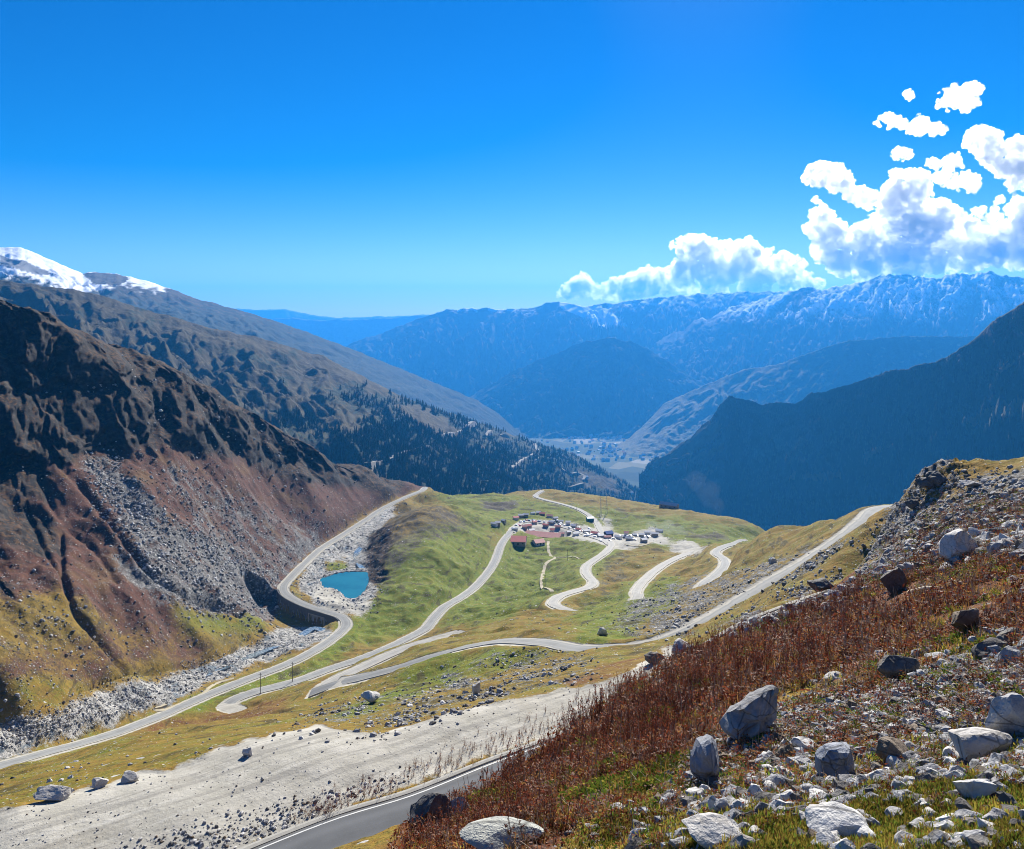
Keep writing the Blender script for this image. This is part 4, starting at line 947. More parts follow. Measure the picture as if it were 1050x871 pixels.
boulder(846,608,26,12,'rock_dark','dark rock ledge between the upper and lower bench roads',335,cuts=12,rough=.2)
M['slab']=rock_material('smooth_slab',(.34,.35,.31),(.42,.43,.38),(.5,.5,.45),.05,1.2)
boulder(514,876,90,17,'slab','smooth flat grey green slab half buried at the foot of the rust coloured bushes',340,cuts=7,rough=.04,depth=.8,rot=(.1,-.2,0),name='rock_slab',cat='rock slab')

# ------------------------------------------------------------------ dead herbs and turf of the hillside
def leafy(name,col,var=.5):
    m=NT(name); n=m.noise(m.pos(),1.6,5,.65); c=m.mix(m.remap(n,.3,.7),tuple(k*(1-var) for k in col),tuple(k*(1+var*.6) for k in col))
    d=m.n('ShaderNodeBsdfDiffuse'); m.put(d.inputs['Color'],c); t=m.n('ShaderNodeBsdfTranslucent'); m.put(t.inputs['Color'],c)
    x=m.n('ShaderNodeMixShader'); x.inputs[0].default_value=.45; m.t.links.new(d.outputs[0],x.inputs[1]); m.t.links.new(t.outputs[0],x.inputs[2]); m.t.links.new(x.outputs[0],m.out.inputs['Surface']); return m.mat
M['stem']=simple('dry_stem',(.15,.07,.04),.8,.4,3)
M['pale_stem']=simple('bleached_stem',(.42,.36,.27),.8,.3,3)
M['rust_leaf']=leafy('rust_leaf',(.28,.075,.035),.65)
M['ochre_leaf']=leafy('ochre_leaf',(.35,.18,.06),.6)
M['green_leaf']=leafy('green_leaf',(.13,.19,.025))
M['yellow_leaf']=leafy('yellow_leaf',(.36,.29,.05))
def tri_stem(V,Fq,Mi,base,tip,w,mi):
    b=len(V); d=(tip-base); s=np.array([d[1],-d[0],0.0])+1e-4; s/=np.linalg.norm(s); s2=np.cross(d,s); s2/=np.linalg.norm(s2)+1e-9
    for q,ww in ((base,w),(tip,w*.45)):
        for a in (0,2.09,4.19): V.append(q+(s*cos(a)+s2*sin(a))*ww)
    for k in range(3): Fq.append((b+k,b+(k+1)%3,b+3+(k+1)%3,b+3+k)); Mi.append(mi)
def leaf(V,Fq,Mi,c,L,wd,az,tilt,mi):
    b=len(V); d=np.array([cos(az)*cos(tilt),sin(az)*cos(tilt),sin(tilt)]); s=np.array([-sin(az),cos(az),.25])*wd
    V+= [c,c+d*L*.5+s,c+d*L,c+d*L*.5-s]; Fq.append((b,b+1,b+2,b+3)); Mi.append(mi)
def herb(seed,stems=5,hgt=(.5,1.1),leaves=26,mats=(0,1,2),seedhead=True,spread=.22):
    q=np.random.default_rng(seed); V=[np.array([.012*cos(a),.012*sin(a),-.05]) for a in (0,2.09,4.19)];Fq=[];Mi=[]
    def ring(c,w): V.extend([c+np.array([w*cos(a),w*sin(a),0]) for a in (0,2.09,4.19)]); return len(V)-3
    def tube3(i,j,mi):
        for n in range(3): Fq.append((i+n,i+(n+1)%3,j+(n+1)%3,j+n)); Mi.append(mi)
    for k in range(stems):
        a=q.uniform(0,6.28); b=np.array([cos(a)*.003,sin(a)*.003,-.05]); h=q.uniform(*hgt); lean=q.normal(0,.16,2)
        mid=b+np.array([lean[0]*h*.5,lean[1]*h*.5,h*.5]); tip=b+np.array([lean[0]*h*1.2,lean[1]*h*1.2,h]); sm=mats[0] if q.random()<.85 else 3
        jm=ring(mid,.007); jt=ring(tip,.003); tube3(0,jm,sm); tube3(jm,jt,sm)
        if seedhead:
            for j in range(9):
                t=q.uniform(.5,1); c=mid+(tip-mid)*t
                leaf(V,Fq,Mi,c,q.uniform(.03,.08),.016,q.uniform(0,6.28),q.uniform(.2,1.2),mats[0] if j%2 else mats[1])
    for k in range(leaves):
        a=q.uniform(0,6.28); rr=q.uniform(0,spread); z=q.uniform(0,.34)*hgt[1]
        leaf(V,Fq,Mi,np.array([cos(a)*rr,sin(a)*rr,z]),q.uniform(.05,.15),q.uniform(.012,.034),q.uniform(0,6.28),q.uniform(-.5,.8),mats[1] if q.random()<.65 else mats[2])
    return np.array(V),np.array(Fq),np.array(Mi)
HM=[M['stem'],M['rust_leaf'],M['ochre_leaf'],M['pale_stem'],M['green_leaf'],M['yellow_leaf']]
HERBS=[herb(400+k,6+k%3,(.4,.95+.1*(k%3)),20) for k in range(7)]
LOW=[herb(430+k,2,(.25,.6),20,((0,2,1),(3,1,2),(0,1,0),(3,0,1))[k],False,.28) for k in range(4)]+[herb(440+k,0,(.2,.3),26,(0,4,5),False,.2) for k in range(2)]
def merged(name,shapes,Pt,S,r,zr=None):
    n=len(Pt); a=r.uniform(0,6.28,n); pick=r.integers(0,len(shapes),n); VV=[];FF=[];MM=[];b=0
    for k,(V,Fc,Mi) in enumerate(shapes):
        i=np.where(pick==k)[0]
        if not len(i): continue
        c,s=np.cos(a[i])[:,None],np.sin(a[i])[:,None]; x=V[None,:,0]*c-V[None,:,1]*s; y=V[None,:,0]*s+V[None,:,1]*c
        X=np.stack([x,y,np.broadcast_to(V[None,:,2],x.shape)],-1)*S[i][:,None,None]+Pt[i][:,None,:]
        VV.append(X.reshape(-1,3)); FF.append((Fc[None]+(b+np.arange(len(i))*len(V))[:,None,None]).reshape(-1,4)); MM.append(np.tile(Mi,len(i))); b+=len(i)*len(V)
    return mesh_np(name,np.concatenate(VV),np.concatenate(FF),HM,midx=np.concatenate(MM))
RUST=[(405,871),(440,832),(520,800),(620,728),(700,672),(800,630),(885,602),(960,590),(1190,575),(1190,650),(1000,668),(900,700),(800,712),(745,745),(685,795),(600,838),(540,871)]
tall=inside([(405,871),(440,830),(520,800),(620,728),(700,672),(800,630),(890,600),(900,640),(830,690),(740,735),(680,780),(600,820),(520,860)],2100,r)
tall=tall[(tall[:,1]<78)&hill[np.clip(np.searchsorted(ls,np.log(tall[:,1])),0,NR-1),np.clip(np.searchsorted(pxs,HX+F*tall[:,0]/tall[:,1]),0,NC-1)]]
tall=tall[fbm(tall[:,0]/4,tall[:,1]/5,3,seed=81)>-.22]
S=r.uniform(.25,.68,len(tall))*(1+.6*fbm(tall[:,0]/3,tall[:,1]/4,3,seed=82))*np.clip(tall[:,1]/22,.45,1.25)
# more of them right on the edge where they stand against the roads
edge=[]
for (x1,y1),(x2,y2) in zip([(425,862),(480,824),(540,786),(600,741),(650,704),(700,672),(740,654),(800,632),(850,614)],[(480,824),(540,786),(600,741),(650,704),(700,672),(740,654),(800,632),(850,614),(885,600)]):
    for k in range(26): t=r.random(); edge.append((x1+(x2-x1)*t,y1+(y2-y1)*t+r.uniform(1,7)))
edge=np.array(edge); eP=hits(edge[:,0],edge[:,1]); eP=eP[eP[:,1]<82]
allP=np.concatenate([eP,tall]); allS=np.concatenate([r.uniform(.3,.95,len(eP))*np.clip(eP[:,1]/26,.5,1.1),S])
ind=np.argsort(-allS/allP[:,1])[:240]; msk=np.zeros(len(allP),bool); msk[ind]=True
prot=[]
for V,Fc,Mi in HERBS:
    # stems are the plant's own mesh, its leaves a part of it
    st=np.isin(Mi,(0,3)); a=mesh_np('dry_plant',V,Fc[st],HM,midx=Mi[st],link=False); b=mesh_np('leaves',V,Fc[~st],HM,midx=Mi[~st],link=False); prot.append((a.data,b.data)); bpy.data.objects.remove(a); bpy.data.objects.remove(b)
for i in ind:
    k=int(r.integers(0,len(prot))); o=bpy.data.objects.new('dry_plant',prot[k][0]); COL.objects.link(o); l=bpy.data.objects.new('leaves',prot[k][1]); COL.objects.link(l); l.parent=o
    s=float(allS[i]); o.location=allP[i]; o.scale=(s,s,s); o.rotation_euler=(0,0,r.uniform(0,6.28))
    tag(o,'dry rust brown herb with upright stalks growing on the near hillside','dry plant','dry herbs on the hillside edge')
tag(merged('undergrowth',HERBS,allP[~msk],allS[~msk],r),kind='stuff')
lowP=inside(RUST,5400,r); lowP=lowP[(lowP[:,1]<110)&(fbm(lowP[:,0]/3.5,lowP[:,1]/4.5,3,seed=83)>-.2)]
gm=fbm(lowP[:,0]/3,lowP[:,1]/4,3,seed=84)>.42
tag(merged('undergrowth',LOW[4:],lowP[gm],r.uniform(.6,1.3,gm.sum())*np.clip(lowP[gm][:,1]/20,.35,1.4),r),kind='stuff'); lowP=lowP[~gm]
tag(merged('undergrowth',LOW[:4],lowP,r.uniform(.5,1.3,len(lowP))*np.clip(lowP[:,1]/20,.35,1.4),r),kind='stuff')
up=inside([(890,600),(900,560),(960,510),(1190,490),(1190,580),(960,595)],3800,r)
tag(merged('undergrowth',LOW,up,r.uniform(.5,1.2,len(up))*np.clip(up[:,1]/30,.5,1.6),r),kind='stuff')
sp=inside([(600,838),(680,790),(745,740),(900,690),(1190,655),(1190,800),(860,835),(700,871),(590,871)],2800,r)
tag(merged('undergrowth',LOW,sp,r.uniform(.25,.6,len(sp))*np.clip(sp[:,1]/12,.35,1.2),r),kind='stuff')
ve=inside([(300,835),(450,780),(560,735),(640,700),(640,712),(560,750),(450,797),(330,845)],420,r); ve=ve[road_clear(ve,-.2)]
tag(merged('undergrowth',HERBS[:4],ve,r.uniform(.4,.9,len(ve)),r),kind='stuff')
def tuft(seed,mi,h=.055,n=16):
    q=np.random.default_rng(seed); V=[];Fq=[];Mi=[]
    for k in range(n):
        a=q.uniform(0,6.28); leaf(V,Fq,Mi,np.array([q.normal(0,.03),q.normal(0,.03),-.01]),q.uniform(.5,1.2)*h,.005,a,q.uniform(.5,1.4),mi[int(q.integers(0,len(mi)))])
    return np.array(V),np.array(Fq),np.array(Mi)
TUFT=[tuft(460+k,((4,5),(5,2),(4,4,5),(2,5))[k%4]) for k in range(6)]
ga=inside([(690,871),(720,835),(850,830),(930,795),(1190,785),(1190,871)],16000,r); gb=inside([(580,871),(660,815),(850,790),(1190,700),(1190,790),(850,830),(700,871)],2500,r)
gr=inside(RUST,2600,r); gr=gr[(gr[:,1]<70)&(fbm(gr[:,0]/3,gr[:,1]/4,3,seed=85)>-.1)]
tag(merged('grass',[tuft(480,(2,3,5),.16,16),tuft(481,(5,4),.13,16),tuft(482,(3,2),.2,12)],gr,r.uniform(.6,1.6,len(gr))*np.clip(gr[:,1]/16,.5,1.8),r),kind='stuff')
gp=np.concatenate([ga,gb]); tag(merged('grass',TUFT,gp,r.uniform(.5,1.2,len(gp))*np.clip(gp[:,1]/6,.5,1.6),r),kind='stuff')
# fallen bleached branch
a=[hit(*p) for p in ((932,610),(950,608),(968,607),(985,603),(1008,598))]; k=a[2].y/F
mb=MB().tube([p+Vector((0,0,.12+.08*(i%2))) for i,p in enumerate(a)],[2.2*k,2.4*k,2.0*k,1.5*k,.6*k],7)
o=mb.build('fallen_branch',M['pale_stem'],smooth=True); tag(o,'pale bleached branch lying across the rust coloured plants under the big boulder','branch')
for pts in (((950,608),(945,616),(952,622)),((985,603),(975,597))):
    b=[hit(*p)+Vector((0,0,.15)) for p in pts]; MB().tube(b,[1.2*k]+[.6*k]*(len(b)-1),5).build('twig',M['pale_stem'],o,True)
# ------------------------------------------------------------------ causeway wall with its culvert
hw,c=PATHS['river_road']; a,b=WALL_I
seg=c[a:b+1]; t=np.gradient(seg,axis=0); nr=np.stack([t[:,1],-t[:,0]],-1); nr/=np.linalg.norm(nr,axis=1)[:,None]; nr=-nr
L=np.concatenate([[0],np.cumsum(np.linalg.norm(np.diff(seg,axis=0),axis=1))]); tot=L[-1]
def on_wall(s,d,dz):
    x=np.interp(s,L,seg[:,0]); y=np.interp(s,L,seg[:,1]); z=np.interp(s,L,seg[:,2]); nx=np.interp(s,L,nr[:,0]); ny=np.interp(s,L,nr[:,1])
    return (x+nx*d,y+ny*d,z+dz)
M['masonry']=simple('dark_masonry',(.1,.1,.1),.9,.4,.5,bump=.1)
op0,op1=tot*.22,tot*.38
mb=MB(); N=30; ss=sorted(list(np.linspace(0,tot,N))+[op0,op1])
for s0,s1 in zip(ss[:-1],ss[1:]):
    mid=(s0+s1)/2; hole=op0<mid<op1
    for z0,z1 in (((-9,.35),) if not hole else ((-2.3,.35),(-9,-6.2))):
        p=[on_wall(s,d,z) for z in (z0,z1) for s,d in ((s0,3.45),(s1,3.45),(s1,3.95),(s0,3.95))]
        mb.raw(p,[(3,2,1,0),(4,5,6,7),(0,1,5,4),(1,2,6,5),(2,3,7,6),(3,0,4,7)])
w=mb.build('retaining_wall',M['masonry']); tag(w,'dark stone retaining wall with a culvert opening carrying the road past the turquoise pond','retaining wall')
mb=MB()
for s in (op0-.4,op1+.4):
    p=[on_wall(s+e,d,z) for z in (-8.8,-2.0) for e,d in ((-.4,3.4),(.4,3.4),(.4,4.25),(-.4,4.25))]
    mb.raw(p,[(3,2,1,0),(4,5,6,7),(0,1,5,4),(1,2,6,5),(2,3,7,6),(3,0,4,7)])
p=[on_wall(s,d,z) for z in (-2.35,-1.9) for s,d in ((op0-.8,3.38),(op1+.8,3.38),(op1+.8,4.3),(op0-.8,4.3))]
mb.raw(p,[(3,2,1,0),(4,5,6,7),(0,1,5,4),(1,2,6,5),(2,3,7,6),(3,0,4,7)])
mb.build('culvert_frame',M['concrete'],w)

# ------------------------------------------------------------------ hits on the far slopes, zigzag road there
def hit_on(mt,px,py):
    j=int(np.clip(np.searchsorted(mt['px'],px),0,len(mt['px'])-1)); col=mt['front'][:,j]; i=int(np.clip(np.searchsorted(-col,-py),1,len(col)-1))
    a,b=col[i-1],col[i]; t=0 if a==b else float(np.clip((a-py)/(a-b),0,1))
    return Vector((mt['X'][i-1,j]*(1-t)+mt['X'][i,j]*t,mt['Y'][i-1,j]*(1-t)+mt['Y'][i,j]*t,mt['Z'][i-1,j]*(1-t)+mt['Z'][i,j]*t))
M['far_road']=simple('far_road_dust',(.24,.22,.18),.95,.2,.02)
def far_road(mt,pts,hw=7,lift=5):
    a=[hit_on(mt,*p) for p in pts]; c=catmull([tuple(v) for v in a],25.0)
    tag(strip('road',c,hw,M['far_road'],lift=lift,skirt=22),kind='structure')
s2=MT['slope2']
far_road(s2,[(376,477),(388,475),(402,471),(412,466),(424,462),(437,459)])
far_road(s2,[(450,447),(462,445),(473,442),(478,437),(486,436),(489,430)])
far_road(s2,[(497,448),(503,443),(511,439),(515,441),(512,447),(520,449),(527,446),(523,455)])
far_road(s2,[(524,481),(530,476),(540,470),(549,466),(551,471),(546,474)],6)
far_road(s2,[(548,456),(551,463)],6)
far_road(s2,[(574,481),(583,486),(592,486),(599,489),(597,493)],6)
far_road(s2,[(583,501),(592,498),(602,497)],5)
# ------------------------------------------------------------------ trees
M['needles']=simple('conifer_needles',(.013,.027,.014),.95,.5,.15); M['bark']=simple('bark',(.07,.05,.035),.95,.3,1)
M['needles_light']=simple('light_conifer_needles',(.018,.03,.012),.95,.4,.15)
def conifer(seed,h=1.0,broad=.2):
    q=np.random.default_rng(seed); V=[];T=[];Mi=[]
    def tri(a,b,c,m): n=len(V); V.extend([a,b,c]); T.append((n,n+1,n+2)); Mi.append(m)
    for k in range(5):
        x=2*pi*k/5; x2=2*pi*(k+1)/5; tri((.02*cos(x),.02*sin(x),-.06),(.02*cos(x2),.02*sin(x2),-.06),(0,0,.9),1)
    lv=7
    for l in range(lv):
        z=.1+.8*l/lv; rr=broad*(1-l/lv)**.85*q.uniform(.8,1.2)+.02; nb=6 if l<5 else 4
        for k in range(nb):
            if q.random()<.12: continue
            x=2*pi*(k+q.uniform(-.3,.3))/nb; w=q.uniform(.35,.6); rk=rr*q.uniform(.7,1.25)
            tip=(cos(x)*rk,sin(x)*rk,z-.03); c1=(cos(x-w)*rk*.5,sin(x-w)*rk*.5,z-.01); c2=(cos(x+w)*rk*.5,sin(x+w)*rk*.5,z-.01); top=(0,0,z+.17)
            tri(c1,tip,top,0); tri(tip,c2,top,0); tri(c1,c2,tip,0)
    return np.array(V)*h,np.array(T),np.array(Mi)
CON=[conifer(500+k,1.0,.17+.03*(k%3)) for k in range(6)]
def wood_sites(mt,woodf,n,r,pyrange=(0,900),tmax=2):
    X,Y,Z,PX,PY=[mt[k] for k in ('X','Y','Z','PX','PY')]; w=woodf(PX,PY,mt['T'],Z); out=[]
    nr,nc=X.shape; tries=0
    while len(out)<n and tries<60:
        tries+=1; i=r.integers(2,nr-16,n*2); j=r.integers(1,nc-2,n*2); u=r.random(n*2); v=r.random(n*2)
        keep=(w[i,j]>r.uniform(.5,1.0,n*2))&(mt['T'][i,j]<tmax)&(PX[i,j]>-30)&(PX[i,j]<1080)&(PY[i,j]<=mt['front'][i,j]+1.2)&(PY[i,j]>pyrange[0])&(PY[i,j]<pyrange[1])
        # hidden behind the valley in front?
        jj=np.clip(np.searchsorted(pxs,PX[i,j]),0,NC-1); keep&=PY[i,j]<front2[-1,jj]+4
        for q in np.where(keep)[0]:
            a,b=i[q],j[q]; out.append((X[a,b]*(1-u[q])+X[a,b+1]*u[q],Y[a,b]*(1-u[q])+Y[a,b+1]*u[q],Z[a,b]*(1-u[q])+Z[a,b+1]*u[q]))
    return np.array(out[:n])
def forest(mt,woodf,n,r,hr,label,group,n_ind,pyr=(0,900),tmax=2):
    p=wood_sites(mt,woodf,n,r,pyr,tmax); s=r.uniform(*hr,len(p)); ang=s/p[:,1]; px=HX+F*p[:,0]/p[:,1]
    o=np.argsort(-(ang*((px>5)&(px<1045)))); ind=o[:n_ind]; m=np.zeros(len(p),bool); m[ind]=True
    lt=(r.random(len(p))<.3).astype(int)*2
    R=np.zeros((len(p),3,3)); a=r.uniform(0,6.28,len(p)); R[:,0,0]=np.cos(a); R[:,0,1]=-np.sin(a); R[:,1,0]=np.sin(a); R[:,1,1]=np.cos(a); R[:,2,2]=1
    for i in ind:
        k=int(r.integers(0,len(TREE))); ob=bpy.data.objects.new('conifer_tree',TREE[k]); COL.objects.link(ob); ob.location=p[i]; ob.scale=(s[i],s[i],s[i]); ob.rotation_euler=(0,0,a[i])
        tag(ob,label,'tree',group)
    rest=~m
    for mat,sel in (('needles',lt==0),('needles_light',lt==2)):
        q=rest&sel
        VV=[];FF=[];MM=[];b=0; pick=r.integers(0,6,len(p))
        for k,(V,T,Mi) in enumerate(CON):
            i=np.where(q&(pick==k))[0]; X=np.einsum('nij,vj->nvi',R[i],V)*s[i][:,None,None]+p[i][:,None,:]
            VV.append(X.reshape(-1,3)); FF.append((T[None]+(b+np.arange(len(i))*len(V))[:,None,None]).reshape(-1,3)); MM.append(np.tile(Mi,len(i))); b+=len(i)*len(V)
        tag(mesh_np('forest',np.concatenate(VV),np.concatenate(FF),[M[mat],M['bark']],midx=np.concatenate(MM)),kind='stuff')
TREE=[]
for V,T,Mi in CON:
    o=mesh_np('conifer_tree',V,T,[M['needles'],M['bark']],midx=Mi,link=False); TREE.append(o.data); bpy.data.objects.remove(o)
r=np.random.default_rng(21)
forest(MT['slope2'],wood2,6500,r,(9,23),'dark conifer growing on the wooded slope above the zigzag road','conifers on the slope across the gorge',150,pyr=(385,900))
forest(MT['range9'],wood9,6000,r,(8,20),'dark conifer growing on the shaded mountain across the valley','conifers on the shaded mountain',130,tmax=.985)

# ------------------------------------------------------------------ the hamlet on the plateau
M['red_roof']=simple('red_roof_sheet',(.7,.14,.12),.6,.25,.3); M['pink_roof']=simple('faded_red_roof',(.62,.24,.2),.65,.3,.3)
M['white_wall']=simple('white_wall',(.72,.7,.66),.9,.12,.4); M['stone_wall']=simple('stone_wall',(.3,.28,.25),.95,.35,.8); M['opening']=simple('dark_opening',(.02,.02,.025),.4,.3,1)
M['tin']=simple('tin_roof',(.55,.56,.58),.45,.2,.5,spec=.5); M['teal']=simple('teal_sheet',(.03,.2,.22),.6,.3,.5); M['blue_tarp']=simple('blue_tarp',(.05,.16,.45),.6,.3,.5); M['yellow_tarp']=simple('yellow_tarp',(.6,.42,.06),.6,.3,.5)
def house(name,pos,L,Wd,H,rz,wall,roof,label,cat,group=None,rise=.35,windows=3,detail=True):
    root=empty(name,pos,rz); MB().box((0,0,H/2-.6),(L,Wd,H+1.2)).build('wall',wall,root)
    rh=Wd*rise; o=.5; mb=MB(); x=L/2+o; y=Wd/2+o; t=.18
    vs=[(-x,-y,H-.15),(x,-y,H-.15),(x,0,H+rh),(-x,0,H+rh),(-x,y,H-.15),(x,y,H-.15)]; vs+=[(a,b,c+t) for a,b,c in vs]
    mb.raw(vs,[(0,3,2,1),(3,4,5,2),(6,7,8,9),(9,8,11,10),(0,1,7,6),(4,10,11,5),(0,6,9,3),(3,9,10,4),(1,2,8,7),(2,5,11,8)]); mb.build('roof',roof,root)
    g=MB().raw([(-L/2,-Wd/2,H-.02),(-L/2,Wd/2,H-.02),(-L/2,0,H+rh-.12),(L/2,-Wd/2,H-.02),(L/2,Wd/2,H-.02),(L/2,0,H+rh-.12)],[(0,2,1),(3,4,5)]); g.build('gable',wall,root)
    if detail:
        for k in range(windows):
            xx=-L/2+L*(k+.5)/windows
            if k==windows//2: MB().box((xx,-Wd/2-.03,1.0),(1.1,.12,2.0)).build('door',M['opening'],root)
            else: MB().box((xx,-Wd/2-.03,H*.55),(1.2,.12,1.1)).build('window',M['opening'],root)
    return tag(root,label,cat,group)
def gp(px,py,dz=0): return hit(px,py)+Vector((0,0,dz))
house('house',gp(532,557),13,16,3.0,-.1,M['stone_wall'],M['red_roof'],'square house with a bright red pitched roof beside the junction','house',rise=.2)
house('house',gp(552,558),9,10,2.4,.4,M['white_wall'],M['pink_roof'],'small house with a tilted pinkish red roof right of the square red house','house',rise=.2)
house('house',gp(556,551),38,16,2.6,-.3,M['stone_wall'],M['pink_roof'],'long low building under one faded red roof behind the two red roofed houses','building',rise=.18,windows=7)
house('house',gp(605,535),7,6,4,.2,M['teal'],M['tin'],'small teal hut on the grass beside the dirt track','hut',rise=.2)
house('house',gp(686,521),22,7,4,-.6,M['stone_wall'],M['tin'],'low pale roofed house on the far edge of the plateau','house',rise=.35,windows=4)
house('hut',gp(624,550),7,6,3.2,.4,M['opening'],M['blue_tarp'],'dark hut below the meeting point of the dirt tracks','hut',rise=.3)
r=np.random.default_rng(31)
# stalls and sheds along the hamlet's lane
k=0
stall_w=['white_wall','stone_wall','stone_wall']; stall_r=['tin','white_wall','tin','pink_roof','tin','red_roof']
for (x,y) in [(506,540),(511,538),(517,536),(528,533),(534,531),(540,530),(546,528),(551,527),(557,529),(563,531),(569,533),(575,536),(582,538),(588,541),(566,538),(594,544),(573,541),(602,547),(609,549),(616,551),(622,553),(642,549),(650,550),(658,551),(664,548),(671,549),(676,547),(634,553),(646,555),(660,556),(527,545),(541,541),(548,538),(566,545),(575,549),(583,547),(545,546),(538,543),(560,541),(590,549)]:
    x+=r.uniform(-1,1); y+=r.uniform(-.6,.6)
    house('stall',gp(x,y),r.uniform(3.5,6.5),r.uniform(3,4.5),r.uniform(1.9,2.7),r.uniform(-.6,.4),M[stall_w[k%3]],M[stall_r[int(r.integers(0,6))]],'small market shed among those lining the lane of the hamlet','shed','sheds lining the hamlet lane',rise=.25,detail=False); k+=1
# parked cars
def car_mesh():
    mb=MB(); prof=[(-2.1,.35),(-2.15,.8),(-1.9,1.0),(-1.3,1.05),(-.75,1.55),(.9,1.58),(1.5,1.1),(2.0,1.0),(2.1,.7),(2.05,.35)]
    n=len(prof); w=.88; vs=[(x,-w*(1 if z<1.06 else .85),z) for x,z in prof]+[(x,w*(1 if z<1.06 else .85),z) for x,z in prof]
    mb.raw(vs,[tuple(range(n))]+[tuple(range(2*n-1,n-1,-1))]+[(i,n+i,n+(i+1)%n,(i+1)%n) for i in range(n)])
    return mb
CARC={'white':(.75,.75,.74),'silver':(.45,.46,.48),'red':(.45,.05,.04),'black':(.03,.03,.035),'blue':(.06,.12,.3)}
cm=car_mesh(); CM={}
for kx,v in CARC.items():
    M['car_'+kx]=simple(kx+'_car_paint',v,.35,.05,1,spec=.5); o=cm.build('parked_car',M['car_'+kx]); CM[kx]=o.data; bpy.data.objects.remove(o)
wb=MB(); 
for x in (-1.35,1.3):
    for y in (-.86,.86): wb.tube([(x,y-.1,.33),(x,y+.1,.33)],.33,10)
o=wb.build('wheels',M['opening']); WM=o.data; bpy.data.objects.remove(o)
gb=MB().box((.05,0,1.3),(1.75,1.58,.34)); o=gb.build('windows',M['opening']); GM=o.data; bpy.data.objects.remove(o)
for q in range(52):
    if q>=34: x=r.uniform(528,622); y=np.interp(x,[527,541,560,580,600,622],[540.5,533,534.5,538.5,546,554])+r.normal(0,1.6)
    elif q<14: x=527+q*5.2; y=np.interp(x,[527,541,560,580,600],[540.5,533,534.5,538.5,546])+r.uniform(1,2.5)
    elif q<24: x=600+(q-14)*3.2; y=np.interp(x,[600,626],[548,556])+r.uniform(-3,3)
    else: x=636+(q-24)*3.6; y=552+r.uniform(-3,4)
    p=gp(x,y); kx=['white','white','silver','white','white','red','blue'][int(r.integers(0,7))]
    o=bpy.data.objects.new('parked_car',CM[kx]); COL.objects.link(o); o.location=p+Vector((0,0,.25)); o.rotation_euler=(0,0,r.uniform(0,6.28))
    for nm,d in (('wheels',WM),('windows',GM)): e=bpy.data.objects.new(nm,d); COL.objects.link(e); e.parent=o
    tag(o,kx+' car parked among the others along the hamlet lane','car',kx+' cars parked in the hamlet')
# two lattice masts by the dirt track, electricity poles
M['steel']=simple('pale_steel',(.5,.5,.48),.6,.15,1)
for (px,py,h,lab) in ((616,529,20,'left of the two slim pale masts beside the dirt track'),(622,527,23,'right and taller of the two slim pale masts beside the dirt track')):
    p=gp(px,py); root=empty('mast',p); leg=.9
    for sx in (-1,1):
        for sy in (-1,1): MB().tube([(sx*leg,sy*leg,-.3),(sx*.15,sy*.15,h)],.09,5).build('mast_leg',M['steel'],root)
    mb=MB()
    for q in range(10):
        z=h*q/10; k0=leg-(leg-.15)*q/10; k1=leg-(leg-.15)*(q+1)/10; z1=h*(q+1)/10
        mb.tube([(-k0,-k0,z),(k1,-k1,z1)],.05,4).tube([(k0,k0,z),(-k1,k1,z1)],.05,4).tube([(k0,-k0,z),(k1,k1,z1)],.05,4).tube([(-k0,k0,z),(-k1,-k1,z1)],.05,4)
    mb.build('bracing',M['steel'],root); MB().box((0,0,h*.93),(2.6,.15,.15)).build('crossarm',M['steel'],root)
    tag(root,lab,'mast')
M['wood_pole']=simple('weathered_pole',(.16,.14,.12),.9,.3,2)
for (px,py,h,lab) in ((582,575,9,'dark electricity pole on the grass below the hamlet sheds'),(267,712,9,'grey electricity pole beside the lower hairpin road'),(559,601,8,'thin pole beside the foot track on the meadow'),(591,525,7,'short pole beside the upper dirt track'),(300,700,9,'grey electricity pole where the lower roads run side by side')):
    p=gp(px,py); root=empty('utility_pole',p); MB().tube([(0,0,-.4),(0,0,h)],[.16,.11],7).build('pole',M['wood_pole'],root); MB().box((0,0,h*.92),(1.5,.12,.12)).build('crossarm',M['wood_pole'],root)
    tag(root,lab,'pole')
# black-striped roadside stone marker posts are too small to see; white huts below the plateau edge
for (px,py,lab) in ((646,507,'white house standing alone among trees just below the plateau edge'),(665,513,'small white house right of the lone white house below the plateau edge'),(600,491,'white house beside the lowest zigzag of the far road')):
    p=hit_on(s2,px,py)
    house('house',p,20,14,9,.3,M['white_wall'],M['tin'],lab,'house',rise=.3,detail=False)
# ------------------------------------------------------------------ the town on the valley floor
hm_=MB(); L,Wd,H=24,18,12
hm_.box((0,0,H/2-4),(L,Wd,H+8),mi=0)
hm_.raw([(-L/2-1,-Wd/2-1,H),(L/2+1,-Wd/2-1,H),(L/2+1,0,H+6),(-L/2-1,0,H+6),(-L/2-1,Wd/2+1,H),(L/2+1,Wd/2+1,H)],[(0,1,2,3),(3,2,5,4),(0,3,4),(1,5,2)],1)
TW=[]
for w_,r_ in (('white_wall','tin'),('white_wall','red_roof'),('stone_wall','tin')):
    o=hm_.build('town_house',[M[w_],M[r_]]); TW.append(o.data); bpy.data.objects.remove(o)
def floor_z(X,Y):
    return float(np.interp(Y,[1800,4500,6000,7200,8800,12000,24300],[-1150,-1080,-1110,-1165,-1260,-1330,-1500])+fbm(np.array([X/900]),np.array([Y/900]),3,seed=71)[0]*15)
